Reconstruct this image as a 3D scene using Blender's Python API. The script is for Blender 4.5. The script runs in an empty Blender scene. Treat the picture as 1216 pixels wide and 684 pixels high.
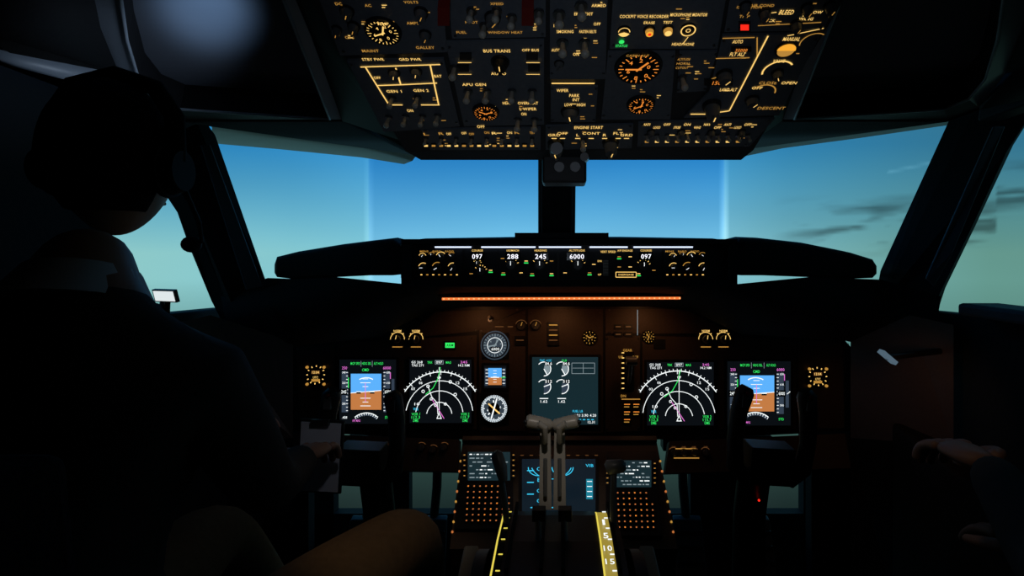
import bpy, bmesh, math, random
from mathutils import Vector, Matrix, noise
random.seed(7)
scene=bpy.context.scene
# ---------------------------------------------------------------- survey helpers
F=620.0; CX=665.0; CY=300.0; C=Vector((0,0,1.2))
def W(px,py,d):
    return Vector(((px-CX)/F*d, d, C.z-(py-CY)/F*d))
def lin(c):
    c=c/255.0
    return c/12.92 if c<=0.04045 else ((c+0.055)/1.055)**2.4
def rgb(h):
    h=h.lstrip('#'); return tuple(lin(int(h[i:i+2],16)) for i in (0,2,4))
# ---------------------------------------------------------------- materials
def mat(name,hexc,rough=0.5,metal=0.0,bump=0.0,scale=60,var=0.0,spec=0.5):
    m=bpy.data.materials.new(name); m.use_nodes=True
    nt=m.node_tree; b=nt.nodes['Principled BSDF']
    c=rgb(hexc); b.inputs['Base Color'].default_value=(*c,1)
    b.inputs['Roughness'].default_value=rough; b.inputs['Metallic'].default_value=metal
    b.inputs['Specular IOR Level'].default_value=spec
    if bump or var:
        tc=nt.nodes.new('ShaderNodeTexCoord'); n=nt.nodes.new('ShaderNodeTexNoise')
        n.inputs['Scale'].default_value=scale; n.inputs['Detail'].default_value=4
        nt.links.new(tc.outputs['Object'],n.inputs['Vector'])
        if bump:
            bp=nt.nodes.new('ShaderNodeBump'); bp.inputs['Strength'].default_value=bump
            bp.inputs['Distance'].default_value=0.004
            nt.links.new(n.outputs['Fac'],bp.inputs['Height']); nt.links.new(bp.outputs['Normal'],b.inputs['Normal'])
        if var:
            r=nt.nodes.new('ShaderNodeValToRGB')
            r.color_ramp.elements[0].position=0.3; r.color_ramp.elements[1].position=0.7
            r.color_ramp.elements[0].color=(*[x*(1-var) for x in c],1)
            r.color_ramp.elements[1].color=(*[min(1,x*(1+var)) for x in c],1)
            nt.links.new(n.outputs['Fac'],r.inputs['Fac']); nt.links.new(r.outputs['Color'],b.inputs['Base Color'])
    return m
def emi(name,hexc,s=1.0):
    m=bpy.data.materials.new(name); m.use_nodes=True
    b=m.node_tree.nodes['Principled BSDF']; c=rgb(hexc)
    b.inputs['Base Color'].default_value=(0.01,0.01,0.01,1); b.inputs['Roughness'].default_value=0.4
    b.inputs['Emission Color'].default_value=(*c,1); b.inputs['Emission Strength'].default_value=s
    return m
BLK=mat('black_plastic','#141517',0.45,bump=0.1,scale=300)
BLKM=mat('matte_black','#0c0d0e',0.8,spec=0.2)
PAD=mat('glareshield_vinyl','#222528',0.8,bump=0.35,scale=220,spec=0.35)
PANEL=mat('panel_grey_brown','#4a3d34',0.55,bump=0.08,scale=150,var=0.12)
OHP=mat('overhead_grey','#5a6068',0.5,bump=0.06,scale=150,var=0.1)
OHB=mat('overhead_backing','#24272b',0.6,var=0.15)
LINER=mat('liner_grey','#2c3236',0.7,bump=0.2,scale=90,var=0.1)
LINERD=mat('liner_dark','#17191c',0.8,bump=0.2,scale=90,spec=0.25)
COVER=mat('window_cover','#59606a',0.6,bump=0.3,scale=14)
TRIM=mat('trim_pale','#a39f94',0.65,bump=0.05,scale=80)
TRIMR=mat('trim_grey','#74787a',0.65,bump=0.05,scale=80)
RIM=mat('window_rim_metal','#8f9aa6',0.4,bump=0.1,scale=30)
KN=mat('knob_grey','#5a5c5e',0.4)
KNL=mat('knob_pale','#a9a49a',0.4)
LEV=mat('lever_grey','#9a958c',0.38,bump=0.05,scale=200)
SCREW=mat('screw_steel','#6c6e70',0.3,metal=0.9)
GLS=mat('display_glass','#050608',0.12)
REDG=mat('red_guard','#7a1512',0.4)
FLOORM=mat('floor_carpet','#3b4340',0.9,bump=0.5,scale=200,var=0.2)
SEATM=mat('seat_sheepskin','#101113',0.95,bump=0.6,scale=120,spec=0.15)
PAPER=mat('paper','#c4c4cc',0.8)
A1=emi('legend_amber','#fbcb70',1.15); A2=emi('legend_amber_dim','#b8863a',1.0); AO=emi('gauge_orange','#f08c34',1.0)
AD=emi('legend_brown','#6a4424',0.8)
WH=emi('display_white','#f0f6f6',1.2); WG=emi('display_grey','#8a9aa0',0.9); GR=emi('display_green','#30e060',1.2)
MG=emi('display_magenta','#e070d0',1.1); CY_=emi('display_cyan','#38c0e8',1.2); SKYB=emi('attitude_sky','#58a8ee',1.15)
GND=emi('attitude_ground','#b87440',1.15); TAPE=emi('tape_grey','#34404f',1.0); DBLK=emi('display_black','#0a0e12',1.0)
DTL=emi('display_teal_glow','#152a30',1.0)
YEL=emi('scale_yellow','#e0cc50',1.1); RED=emi('annunciator_red','#f02818',1.2); FL=emi('flood_strip','#f07838',1.15); FLB=emi('flood_bead','#ffb070',1.5)
CW=emi('cool_white_strip','#d4e0ff',1.4); KEYL=emi('key_orange','#c8743c',0.9); WDIAL=emi('dial_white','#c4d0d8',1.0)
BDIAL=emi('dial_blue','#38444f',0.9); AMB=emi('lamp_amber','#e8a030',1.2)
SEGW=emi('segment_white','#f4f4ff',1.4)
# ---------------------------------------------------------------- mesh accumulator
class M:
    def __init__(s,name): s.name=name; s.v=[];s.f=[];s.mi=[];s.sm=[];s.mats=[]
    def idx(s,m):
        if m not in s.mats: s.mats.append(m)
        return s.mats.index(m)
    def add(s,vs,fs,m,sm=False):
        b=len(s.v); s.v+= [tuple(v) for v in vs]; k=s.idx(m)
        for f in fs: s.f.append([i+b for i in f]); s.mi.append(k); s.sm.append(sm)
    def poly(s,pts,m): s.add(pts,[list(range(len(pts)))],m)
    def prism(s,pts,off,m):
        n=len(pts); off=Vector(off); vs=[Vector(p) for p in pts]+[Vector(p)+off for p in pts]
        fs=[list(range(n))[::-1],list(range(n,2*n))]+[[i,(i+1)%n,n+(i+1)%n,n+i] for i in range(n)]
        s.add(vs,fs,m)
    def box(s,c,size,m,R=None):
        c=Vector(c); x,y,z=[a/2 for a in size]
        vs=[Vector((a*x,b*y,d*z)) for a in(-1,1) for b in(-1,1) for d in(-1,1)]
        if R is not None: vs=[R@v for v in vs]
        vs=[v+c for v in vs]
        s.add(vs,[[0,1,3,2],[4,6,7,5],[0,4,5,1],[2,3,7,6],[0,2,6,4],[1,5,7,3]],m)
    def cyl(s,p0,p1,r0,r1,m,n=16,sm=True):
        s.tube([p0,p1],[r0,r1],m,n,sm)
    def tube(s,pts,rs,m,n=12,sm=True,flat=1.0,up=None):
        pts=[Vector(p) for p in pts]; N=len(pts)
        if not hasattr(rs,'__len__'): rs=[rs]*N
        vs=[];fs=[]
        ref=None
        for i,p in enumerate(pts):
            t=(pts[min(i+1,N-1)]-pts[max(i-1,0)]).normalized()
            if ref is None:
                ref=Vector(up) if up else (Vector((0,0,1)) if abs(t.z)<0.9 else Vector((1,0,0)))
            a=(ref-t*ref.dot(t))
            if a.length<1e-6: a=Vector((1,0,0))-t*t.x
            a.normalize(); b=t.cross(a); ref=a
            for k in range(n):
                an=2*math.pi*k/n; vs.append(p+a*math.cos(an)*rs[i]*flat+b*math.sin(an)*rs[i])
        for i in range(N-1):
            for k in range(n):
                k2=(k+1)%n; fs.append([i*n+k,i*n+k2,(i+1)*n+k2,(i+1)*n+k])
        s.add(vs,fs,m,sm)
        s.add(vs[:n],[list(range(n))[::-1]],m); s.add(vs[-n:],[list(range(n))],m)
    def ball(s,c,r,m,nu=16,nv=10,R=None):
        c=Vector(c)
        if not hasattr(r,'__len__'): r=(r,r,r)
        vs=[];fs=[]
        for i in range(nv+1):
            th=math.pi*i/nv
            for k in range(nu):
                ph=2*math.pi*k/nu
                v=Vector((r[0]*math.sin(th)*math.cos(ph),r[1]*math.sin(th)*math.sin(ph),r[2]*math.cos(th)))
                if R is not None: v=R@v
                vs.append(c+v)
        for i in range(nv):
            for k in range(nu):
                k2=(k+1)%nu; fs.append([i*nu+k,(i+1)*nu+k,(i+1)*nu+k2,i*nu+k2])
        s.add(vs,fs,m,True)
    def grid(s,rows,m,sm=True):
        n=len(rows[0]); vs=[p for r in rows for p in r]
        fs=[[i*n+k,i*n+k+1,(i+1)*n+k+1,(i+1)*n+k] for i in range(len(rows)-1) for k in range(n-1)]
        s.add(vs,fs,m,sm)
    def done(s,bevel=0,parent=None,solid=0,segs=2):
        me=bpy.data.meshes.new(s.name)
        cc=Vector((0,0,0))
        if s.v:
            lo=Vector([min(v[i] for v in s.v) for i in range(3)]); hi=Vector([max(v[i] for v in s.v) for i in range(3)])
            cc=(lo+hi)/2
        if parent is not None: cc=Vector((0,0,0))
        me.from_pydata([(v[0]-cc.x,v[1]-cc.y,v[2]-cc.z) for v in s.v],[],s.f)
        for m in s.mats: me.materials.append(m)
        for p,k,sm in zip(me.polygons,s.mi,s.sm): p.material_index=k; p.use_smooth=sm
        bm=bmesh.new(); bm.from_mesh(me); bmesh.ops.recalc_face_normals(bm,faces=bm.faces); bm.to_mesh(me); bm.free()
        o=bpy.data.objects.new(s.name,me); scene.collection.objects.link(o); o.location=cc
        if solid:
            q=o.modifiers.new('solid','SOLIDIFY'); q.thickness=solid; q.offset=0
        if bevel:
            b=o.modifiers.new('bevel','BEVEL'); b.width=bevel; b.segments=segs; b.limit_method='ANGLE'; b.angle_limit=math.radians(40)
        if parent is not None: o.parent=parent
        return o
def empty(name,loc=(0,0,0)):
    e=bpy.data.objects.new(name,None); scene.collection.objects.link(e); e.location=loc; e.empty_display_size=0.05
    return e
# text cache
_tc={}
def textmesh(t):
    if t in _tc: return _tc[t]
    cu=bpy.data.curves.new('t','FONT'); cu.body=t; cu.resolution_u=2; cu.size=1; cu.offset=0.008; cu.space_character=1.08
    o=bpy.data.objects.new('t',cu); scene.collection.objects.link(o)
    bpy.context.view_layer.update()
    dg=bpy.context.evaluated_depsgraph_get(); e=o.evaluated_get(dg); me=e.to_mesh()
    vs=[(v.co.x,v.co.y) for v in me.vertices]; fs=[list(p.vertices) for p in me.polygons]
    e.to_mesh_clear(); bpy.data.objects.remove(o); bpy.data.curves.remove(cu)
    x0=min(v[0] for v in vs);x1=max(v[0] for v in vs);y0=min(v[1] for v in vs);y1=max(v[1] for v in vs)
    H=y1-y0 or 1
    _tc[t]=([((x-(x0+x1)/2)/H,(y-(y0+y1)/2)/H) for x,y in vs],fs,(x1-x0)/H)
    return _tc[t]
# planar instrument panel
class Pn:
    def __init__(s,p0,n,u=(1,0,0)):
        s.p=Vector(p0); s.n=Vector(n).normalized()
        if s.n.dot(C-s.p)<0: s.n=-s.n
        s.u=(Vector(u)-s.n*s.n.dot(Vector(u))).normalized(); s.w=s.u.cross(s.n)*-1
        if s.w.z<0: s.w=-s.w
    @staticmethod
    def tri(a,b,c):
        a,b,c=Vector(a),Vector(b),Vector(c); return Pn(a,(b-a).cross(c-a))
    def t(s,px,py):
        D=Vector(((px-CX)/F,1,-(py-CY)/F)); return s.n.dot(s.p-C)/s.n.dot(D)
    def k(s,px,py): return s.t(px,py)/F
    def at(s,px,py,h=0):
        D=Vector(((px-CX)/F,1,-(py-CY)/F)); return C+D*s.t(px,py)+s.n*h
    def flat(s,m,pts,mt,h=0): m.poly([s.at(x,y,h) for x,y in pts],mt)
    def rect(s,m,x0,y0,x1,y1,mt,h=0): s.flat(m,[(x0,y0),(x1,y0),(x1,y1),(x0,y1)],mt,h)
    def prism(s,m,pts,h0,h1,mt): m.prism([s.at(x,y,h0) for x,y in pts],s.n*(h1-h0),mt)
    def bx(s,m,x0,y0,x1,y1,h0,h1,mt): s.prism(m,[(x0,y0),(x1,y0),(x1,y1),(x0,y1)],h0,h1,mt)
    def line(s,m,pts,w,mt,h=0):
        P=[s.at(x,y,h) for x,y in pts]; kk=s.k(*pts[0])*w/2
        for a,b in zip(P,P[1:]):
            d=(b-a)
            if d.length<1e-7: continue
            d.normalize(); q=d.cross(s.n)*kk
            m.poly([a-q,b-q,b+q,a+q],mt)
    def ring(s,m,px,py,r0,r1,mt,h=0,a0=0,a1=360,n=28):
        c=s.at(px,py,h); k=s.k(px,py); vs=[];
        for i in range(n+1):
            a=math.radians(a0+(a1-a0)*i/n); d=s.u*math.cos(a)+s.w*math.sin(a)
            vs+=[c+d*r0*k,c+d*r1*k]
        m.add(vs,[[2*i,2*i+1,2*i+3,2*i+2] for i in range(n)],mt)
    def disc(s,m,px,py,r,mt,h=0,n=24):
        c=s.at(px,py,h); k=s.k(px,py)
        m.poly([c+(s.u*math.cos(2*math.pi*i/n)+s.w*math.sin(2*math.pi*i/n))*r*k for i in range(n)],mt)
    def tick(s,m,px,py,r0,r1,ang,w,mt,h=0):
        c=s.at(px,py,h); k=s.k(px,py); a=math.radians(ang); d=s.u*math.cos(a)+s.w*math.sin(a); q=d.cross(s.n)*w*k/2
        m.poly([c+d*r0*k-q,c+d*r1*k-q,c+d*r1*k+q,c+d*r0*k+q],mt)
    def cyl(s,m,px,py,r0,r1,h0,h1,mt,n=20):
        k=s.k(px,py); c=s.at(px,py,0); m.cyl(c+s.n*h0,c+s.n*h1,r0*k,r1*k,mt,n)
    def knob(s,m,px,py,r,h,mt,ang=90,mark=None):
        s.cyl(m,px,py,r*1.25,r*1.2,0,h*0.25,BLK); s.cyl(m,px,py,r,r*0.85,h*0.25,h,mt)
        k=s.k(px,py); a=math.radians(ang); d=s.u*math.cos(a)+s.w*math.sin(a); q=d.cross(s.n)
        c=s.at(px,py,0)+s.n*h
        b=r*k
        pts=[c-d*b*0.8-q*b*0.22,c+d*b*0.95-q*b*0.16,c+d*b*0.95+q*b*0.16,c-d*b*0.8+q*b*0.22]
        m.prism(pts,s.n*h*0.25,mt)
        if mark: m.poly([c+s.n*h*0.27+x for x in (-q*b*0.07,d*b*0.9-q*b*0.07,d*b*0.9+q*b*0.07,q*b*0.07)],mark)
    def toggle(s,m,px,py,sz=1.0,up=1,mt=None):
        mt=mt or KNL; c=s.at(px,py,0)
        m.cyl(c,c+s.n*0.004,0.0055*sz,0.0055*sz,SCREW,10)
        d=(s.n+s.w*0.35*up).normalized(); e=c+d*0.02*sz
        m.cyl(c,e,0.0022*sz,0.0032*sz,mt,8); m.ball(e,(0.0042*sz,)*3,mt,8,6)
    def text(s,m,t,px,py,h,mt,w=None,z=0.001):
        vs,fs,asp=textmesh(t)
        H=(s.at(px,py-h/2)-s.at(px,py+h/2)).length
        Wd=(w*s.k(px,py)) if w else asp*H
        c=s.at(px,py,z)
        m.add([c+s.u*x*(Wd/asp)+s.w*y*H for x,y in vs],fs,mt)
    def screw(s,m,px,py,r=1.6):
        s.cyl(m,px,py,r,r*0.8,0,0.002,SCREW,8)
# ---------------------------------------------------------------- projected sky screen
def build_screen():
    R=4.2; nu=900
    zs=[-2.6+2.8*i/20 for i in range(20)]+[0.2+2.4*i/130 for i in range(130)]+[2.6+1.2*i/8 for i in range(9)]
    def mix(a,b,t):
        t=max(0,min(1,t)); return tuple(x+(y-x)*t for x,y in zip(a,b))
    verts=[];cols=[]
    azs=[-100+200*i/nu for i in range(nu+1)]
    aL=math.degrees(math.atan((438-CX)/F)); aR=math.degrees(math.atan((860.5-CX)/F))
    for z in zs:
        for az in azs:
            a=math.radians(az); x=R*math.sin(a); y=R*math.cos(a)
            verts.append((x,y,z)); e=(z-1.2)/R
            q=math.cos(a)
            pyq=300-620*e/max(q,0.35)
            t=(pyq-170)/(300-170)
            if az<aL:
                s=(aL-az)/25
                top=mix((46,140,204),(46,138,192),s); bot=mix((130,202,216),(148,206,202),s)
                c=mix(top,bot,t if t>0 else 0)
            elif az>aR:
                s=(az-aR)/22
                top=mix((42,132,188),(52,116,144),s); bot=mix((126,190,204),(100,152,142),s)
                c=mix(top,bot,t if t>0 else 0)
            else:
                top=(38,128,198); bot=(134,208,236)
                c=mix(top,bot,(max(t,0)-0.1)**1.0 if t>0.1 else 0)
            if t>1.25: c=mix(c,(66,100,92),(t-1.25)/1.2)
            if t>2.3: c=mix(c,(20,32,32),(t-2.3)/1.2)
            if abs(z-1.4)<1.0:
                n=noise.fractal(Vector((az*0.03+3,z*1.3,1.7)),1.0,2.0,3)
                c=tuple(v*(1+0.05*n) for v in c)
                if az>22:
                    X=665+620*math.tan(a) if az<60 else 2000
                    n2=noise.fractal(Vector((az*0.10,(pyq+az*1.6)*0.06,4.2)),1.0,2.0,4)
                    k=max(0,n2-0.02)*1.3*max(0,1-abs(pyq-(268 if az<40 else 225))/38)*min(1,(az-22)/8)
                    c=tuple(v*(1-min(0.34,k)) for v in c)
                    dl=abs((pyq-199)+(X-1080)*0.22)
                    if dl<2.5 and abs(X-1080)<26: c=tuple(v+18*(1-dl/2.5) for v in c)
            for a0,g,wd in ((aL,20,0.55),(aR,50,0.5)):
                dd=abs(az-a0)
                if dd<wd: c=tuple(v+g*(1-dd/wd)**0.7*max(0.35,min(1,t+.2)) for v in c)
            if aR<az<aR+6: c=tuple(v+7*(1-(az-aR)/6) for v in c)
            if aL-7<az<aL: c=tuple(v+5*(1-(aL-az)/7) for v in c)
            cols.append(tuple(lin(max(0,min(255,v))) for v in c)+(1,))
    n=nu+1
    fs=[[j*n+i,j*n+i+1,(j+1)*n+i+1,(j+1)*n+i] for j in range(len(zs)-1) for i in range(nu)]
    me=bpy.data.meshes.new('projection_screen'); me.from_pydata(verts,[],fs)
    at=me.color_attributes.new('sky','FLOAT_COLOR','POINT')
    at.data.foreach_set('color',[x for c in cols for x in c])
    m=bpy.data.materials.new('projected_sky'); m.use_nodes=True; nt=m.node_tree
    for nd in list(nt.nodes): nt.nodes.remove(nd)
    o=nt.nodes.new('ShaderNodeOutputMaterial'); e=nt.nodes.new('ShaderNodeEmission'); a=nt.nodes.new('ShaderNodeVertexColor'); a.layer_name='sky'
    nt.links.new(a.outputs['Color'],e.inputs['Color']); nt.links.new(e.outputs['Emission'],o.inputs['Surface'])
    me.materials.append(m)
    ob=bpy.data.objects.new('projection_screen',me); scene.collection.objects.link(ob)
build_screen()
OH=Pn.tri(W(485,184,1.12),W(890,184,1.12),W(665,0,0.735))
# ---------------------------------------------------------------- shell
m=M('floor'); m.box((0,0.62,-0.03),(2.3,2.48,0.06),FLOORM); m.done()
m=M('wall_back'); m.box((0,-0.62,1.0),(2.3,0.05,2.0),LINERD); m.done()
m=M('ceiling')
m.box((0,-0.15,1.87),(2.3,0.95,0.05),LINERD)
m.prism([(-1.15,0.33,1.87),(1.15,0.33,1.87),(1.15,1.0,1.66),(-1.15,1.0,1.66)],(0,0,0.05),LINERD)
m.done()
def side_wall(name,sg,pier):
    m=M(name)
    x=sg*1.02; T=0.06*sg
    m.prism([(x,-0.62,0),(x,1.62,0),(x,1.62,1.03),(x,0.95,1.06),(x,-0.62,1.06)],(T,0,0),LINERD)
    m.prism([(x,-0.62,1.06),(x,pier,1.06),(x,pier-0.02,1.58),(x,-0.62,1.8)],(T,0,0),LINERD)
    m.prism([(x,-0.62,1.6),(x,1.28,1.52),(x,1.2,1.9),(x,-0.62,1.9)],(T,0,0),LINERD)
    m.box((x-0.02*sg,0.55,1.065),(0.1,1.4,0.03),LINER)
    m.done(bevel=0.008)
side_wall('wall_left',-1,1.20); side_wall('wall_right',1,0.6)
# windshield structure -------------------------------------------------
def member(m,quad,th,mt):
    n=(quad[1]-quad[0]).cross(quad[2]-quad[0]).normalized()
    if n.y<0: n=-n
    m.prism(quad,n*th,mt)
m=M('windshield_frame')
member(m,[W(643,180,1.62),W(680,180,1.62),W(679,285,1.72),W(643,285,1.72)],0.05,LINERD)
m.prism([W(639,180,1.66),W(684,180,1.66),W(683,285,1.76),W(639,285,1.76)],(0,0.02,0),LINER)
member(m,[W(220,110,1.34),W(256,160,1.42),W(320,345,1.56),W(334,400,1.56),W(290,400,1.52),W(268,356,1.5),W(242,292,1.45),W(228,250,1.41),W(205,215,1.38),W(180,120,1.30)],0.05,LINERD)
member(m,[W(238,172,1.37),W(250,172,1.38),W(312,340,1.50),W(292,344,1.49)],-0.006,COVER)  # paler strip paints the lit highlight along the left pillar
member(m,[W(1128,140,1.42),W(1160,122,1.36),W(1216,110,1.28),W(1216,148,1.28),W(1196,180,1.30),W(1150,278,1.38),W(1114,352,1.42),W(1100,400,1.5),W(1036,372,1.56),W(1045,322,1.56)],0.05,LINERD)
member(m,[W(1178,150,1.27),W(1192,150,1.27),W(1130,300,1.33),W(1108,340,1.36),W(1098,330,1.36)],-0.006,COVER)  # paler strip repeats the painted pillar highlight on the right
m.grid([[W(200,96,1.28),W(330,118,1.36),W(440,130,1.44),W(500,150,1.50),W(580,160,1.56),W(643,160,1.6)],[W(250,136,1.36),W(330,142,1.42),W(440,154,1.52),W(497,184,1.60),W(580,189,1.64),W(643,190,1.66)]],LINERD,False)
m.grid([[W(1180,80,1.28),W(1010,112,1.36),W(900,128,1.44),W(850,146,1.50),W(760,160,1.56),W(680,160,1.6)],[W(1126,118,1.36),W(1010,138,1.42),W(900,155,1.52),W(860,180,1.60),W(760,187,1.64),W(680,190,1.66)]],LINERD,False)
m.done(bevel=0.006)
m=M('trim_1')
m.grid([[W(246,126,1.40),W(330,136,1.46),W(440,148,1.56),W(500,176,1.66)],[W(252,152,1.55),W(330,161,1.60),W(430,173,1.68),W(490,190,1.74)],[W(250,169,1.76),W(330,176,1.80),W(430,186,1.84),W(480,194,1.84)]],TRIM)
m.done(solid=0.006)
m=M('trim_2')
m.grid([[W(1126,112,1.40),W(1010,132,1.46),W(900,149,1.56),W(852,172,1.66)],[W(1128,131,1.55),W(1020,151,1.60),W(930,165,1.68),W(860,184,1.74)],[W(1130,147,1.76),W(1020,163,1.80),W(930,175,1.84),W(868,188,1.84)]],TRIMR)
m.done(solid=0.006)
def eyebrow(name,sg):
    def X(px): return px if sg<0 else 1335-px
    EP=Pn.tri(W(X(402),138,1.2),W(X(185),128,1.15),W(X(140),0,0.85))
    m=M(name)
    out=[(100,-60),(118,30),(140,85),(172,128),(210,142),(408,142),(330,-60)]
    inn=[(138,-60),(152,40),(166,88),(186,112),(215,124),(392,136),(318,-60)]
    out=[(X(a),b) for a,b in out]; inn=[(X(a),b) for a,b in inn]
    n=len(out)
    A=[EP.at(a,b,0.0) for a,b in out]; B=[EP.at(a,b,0.012) for a,b in inn]; Cc=[EP.at(a,b,-0.05) for a,b in inn]
    for i in range(n):
        j=(i+1)%n
        mt=RIM if (i<3 or i==5) else LINER
        m.add([A[i],A[j],B[j],B[i]],[[0,1,2,3]],mt,True)
        m.add([B[i],B[j],Cc[j],Cc[i]],[[0,1,2,3]],LINERD)
    m.poly(Cc,COVER)
    m.tube([B[0],B[1],B[2],B[3],B[4],B[5],B[6]],0.003,RIM,8)
    m.done()
    return EP
EPL=eyebrow('window_1',-1); EPR=eyebrow('window_2',1)
m=M('trim_3')
m.grid([[EPL.at(330,-60),EPL.at(372,41),EPL.at(408,142)],[OH.at(338,-60,-0.03),OH.at(412,71,-0.03),OH.at(484,182,-0.03)]],LINERD)
m.grid([[W(-60,-60,0.7),W(-40,30,0.8),W(10,60,0.85)],[EPL.at(100,-60),EPL.at(118,30),EPL.at(140,85)]],LINERD)
m.grid([[W(-60,50,0.80),W(20,78,0.86),W(120,105,1.0),W(200,160,1.3)],[W(-60,30,0.82),W(20,56,0.87),W(120,80,1.0),W(172,128,1.12)]],RIM)
m.grid([[EPL.at(172,128),EPL.at(210,142),EPL.at(408,142)],[W(200,160,1.3),W(250,136,1.36),W(490,182,1.58)]],LINERD)
m.done(solid=0.01)
m=M('trim_4')
m.grid([[EPR.at(1005,-60),EPR.at(963,41),EPR.at(927,142)],[OH.at(1034,-60,-0.03),OH.at(964,71,-0.03),OH.at(895,180,-0.03)]],LINERD)
m.grid([[W(1400,-60,0.7),W(1380,30,0.8),W(1330,60,0.85)],[EPR.at(1235,-60),EPR.at(1217,30),EPR.at(1195,85)]],LINERD)
m.grid([[W(1400,110,0.80),W(1320,128,0.86),W(1240,110,1.1),W(1160,125,1.34)],[W(1400,10,0.85),W(1315,50,0.88),W(1215,72,1.0),W(1163,128,1.12)]],LINERD)
m.grid([[EPR.at(1163,128),EPR.at(1125,142),EPR.at(927,142)],[W(1160,125,1.34),W(1126,118,1.36),W(866,178,1.58)]],LINERD)
m.done(solid=0.01)
# ---------------------------------------------------------------- overhead panel
m=M('overhead_panel')
body=[(482,182),(895,180),(1004,0),(1050,-90),(320,-90),(366,0)]
OH.prism(m,body,-0.09,-0.004,OHB)
m.prism([OH.at(482,182,-0.004),OH.at(895,180,-0.004),W(880,190,1.16),W(500,190,1.16)],(0,0.02,0.01),LINER)
plates=[[(372,-20),(524,-20),(531,62),(404,66)],[(412,72),(527,70),(546,150),(456,157)],
[(530,-20),(648,-20),(648,44),(537,46)],[(529,50),(646,48),(646,148),(551,150)],
[(653,-20),(722,-20),(719,94),(653,94)],[(654,103),(710,103),(707,145),(654,145)],
[(729,-20),(865,-20),(852,58),(724,58)],[(722,62),(802,62),(796,142),(714,142)],
[(807,62),(852,61),(838,108),(804,110)],[(870,-20),(1003,-20),(978,36),(860,38)],
[(858,42),(975,40),(925,137),(812,140),(842,110)],
[(500,154),(642,152),(642,178),(511,178)],[(648,150),(752,148),(750,176),(648,178)],[(758,146),(920,141),(890,174),(757,174)]]
rr=random.Random(3)
for p in plates:
    OH.prism(m,p,-0.004,0.0,OHP)
    cx=sum(a for a,b in p)/len(p); cy=sum(b for a,b in p)/len(p)
    for a,b in p[:4]:
        OH.screw(m,a+(cx-a)*0.07,b+(cy-b)*0.12,1.8)
    for _ in range(7):
        u,v=rr.random()*0.8+0.1,rr.random()*0.8+0.1
        x=(p[0][0]*(1-u)+p[1][0]*u)*(1-v)+(p[3][0]*(1-u)+p[2][0]*u)*v; y=(p[0][1]*(1-u)+p[1][1]*u)*(1-v)+(p[3][1]*(1-u)+p[2][1]*u)*v
        if y>2: 
            for q in range(rr.choice((1,2))): OH.line(m,[(x,y+q*2.6),(x+rr.uniform(2,7),y+q*2.6)],1.1,A2 if rr.random()<.6 else A1,0.0008)
def gauge(P,m,x,y,r,mt,needle=40,nt=24,lab=None,face=None,num=True):
    P.cyl(m,x,y,r*1.15,r*1.1,0,0.005,BLK,28); P.disc(m,x,y,r,face or BLKM,0.0055)
    for i in range(nt):
        P.tick(m,x,y,r*(0.82 if i%3 else 0.7),r*0.95,i*360/nt,max(0.7,r*0.05),mt,0.006)
    for nn in (needle,needle+130):
        P.tick(m,x,y,-r*0.15,r*0.62,nn,max(1,r*0.1),mt,0.0065)
    if num:
        for i in range(6):
            a=math.radians(i*60+15); P.text(m,str((i*2)%10),x+math.cos(a)*r*0.5,y-math.sin(a)*r*0.5*0.85,max(2,r*0.17),mt,z=0.006)
gauge(OH,m,455,36,19,A1,70); OH.text(m,'TEMP',455,24,3,A1,z=.007)
gauge(OH,m,577,132,14,AO,20); gauge(OH,m,758,79,25,AO,50); gauge(OH,m,761,123,15,AO,80)
OH.text(m,'CABIN ALT',757,62,2.6,A2,z=.007)
for pts in ([(428,79),(523,76)],[(434,79),(462,124)],[(511,77),(521,124)],[(447,101),(476,100),(470,80)],[(462,124),(478,124)],[(500,124),(522,124)],[(476,100),(519,98)]):
    OH.line(m,pts,1.7,A1,0.0012)
for x,y in ((468,86),(494,84)): OH.knob(m,x,y,6,0.012,KN,70,A1)
for x,y in ((466,116),(496,115),(482,138),(462,139),(502,138),(520,137)): OH.toggle(m,x,y,1.3)
for t,x,y,w in (('GEN 1',468,108,18),('GEN 2',500,107,18),('STBY PWR',443,70,26),('GRD PWR',487,70,26),('OFF',448,92,8),('BAT',520,90,9),('ON',487,131,7)): OH.text(m,t,x,y,3,A1,w)
for x,y,r in ((412,12,7),(420,30,6),(400,34,5),(500,14,7),(505,40,6)): OH.knob(m,x,y,r,0.014,KN,60,A2)
for t,x,y in (('DC',402,4),('AC',437,6),('VOLTS',488,2),('AMPS',490,27),('CPS',415,44),('MAINT',440,60),('GALLEY',505,56)): OH.text(m,t,x,y,3,A2)
OH.text(m,'BUS TRANS',590,60,3.6,A1,32); OH.text(m,'AUTO',592,87,3,A1); OH.text(m,'APU GEN',563,100,3,A1); OH.text(m,'OFF BUS',630,59,3,A1,20)
OH.knob(m,594,73,9,0.016,BLK,90,A1)
for x,y in ((553,66),(632,66),(550,80),(634,80)): OH.bx(m,x-7,y-4,x+7,y+4,0,0.003,BLK); 
for x in (552,633): OH.line(m,[(x-8,72),(x+8,72)],1.2,A1,0.004); OH.line(m,[(x-8,86),(x+8,86)],1.0,A1,0.004)
for x,y in ((556,108),(578,108),(608,108),(632,108),(615,142),(635,142),(540,80)): OH.toggle(m,x,y,1.5)
for t,x,y,w in (('OVERHEAT',627,122,24),('L WIPER',627,129,20),('ON',622,135,6),('OFF',571,150,9),('HEAT',602,122,10)): OH.text(m,t,x,y,3.2,A1,w)
for x in (528,627): OH.bx(m,x-7,-4,x+7,18,0.0,0.02,REDG)
for x,y in ((560,12),(590,12),(608,20),(575,30),(640,14)): OH.toggle(m,x,y,1.4)
OH.knob(m,585,20,8,0.016,KN,50,A2)
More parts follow.
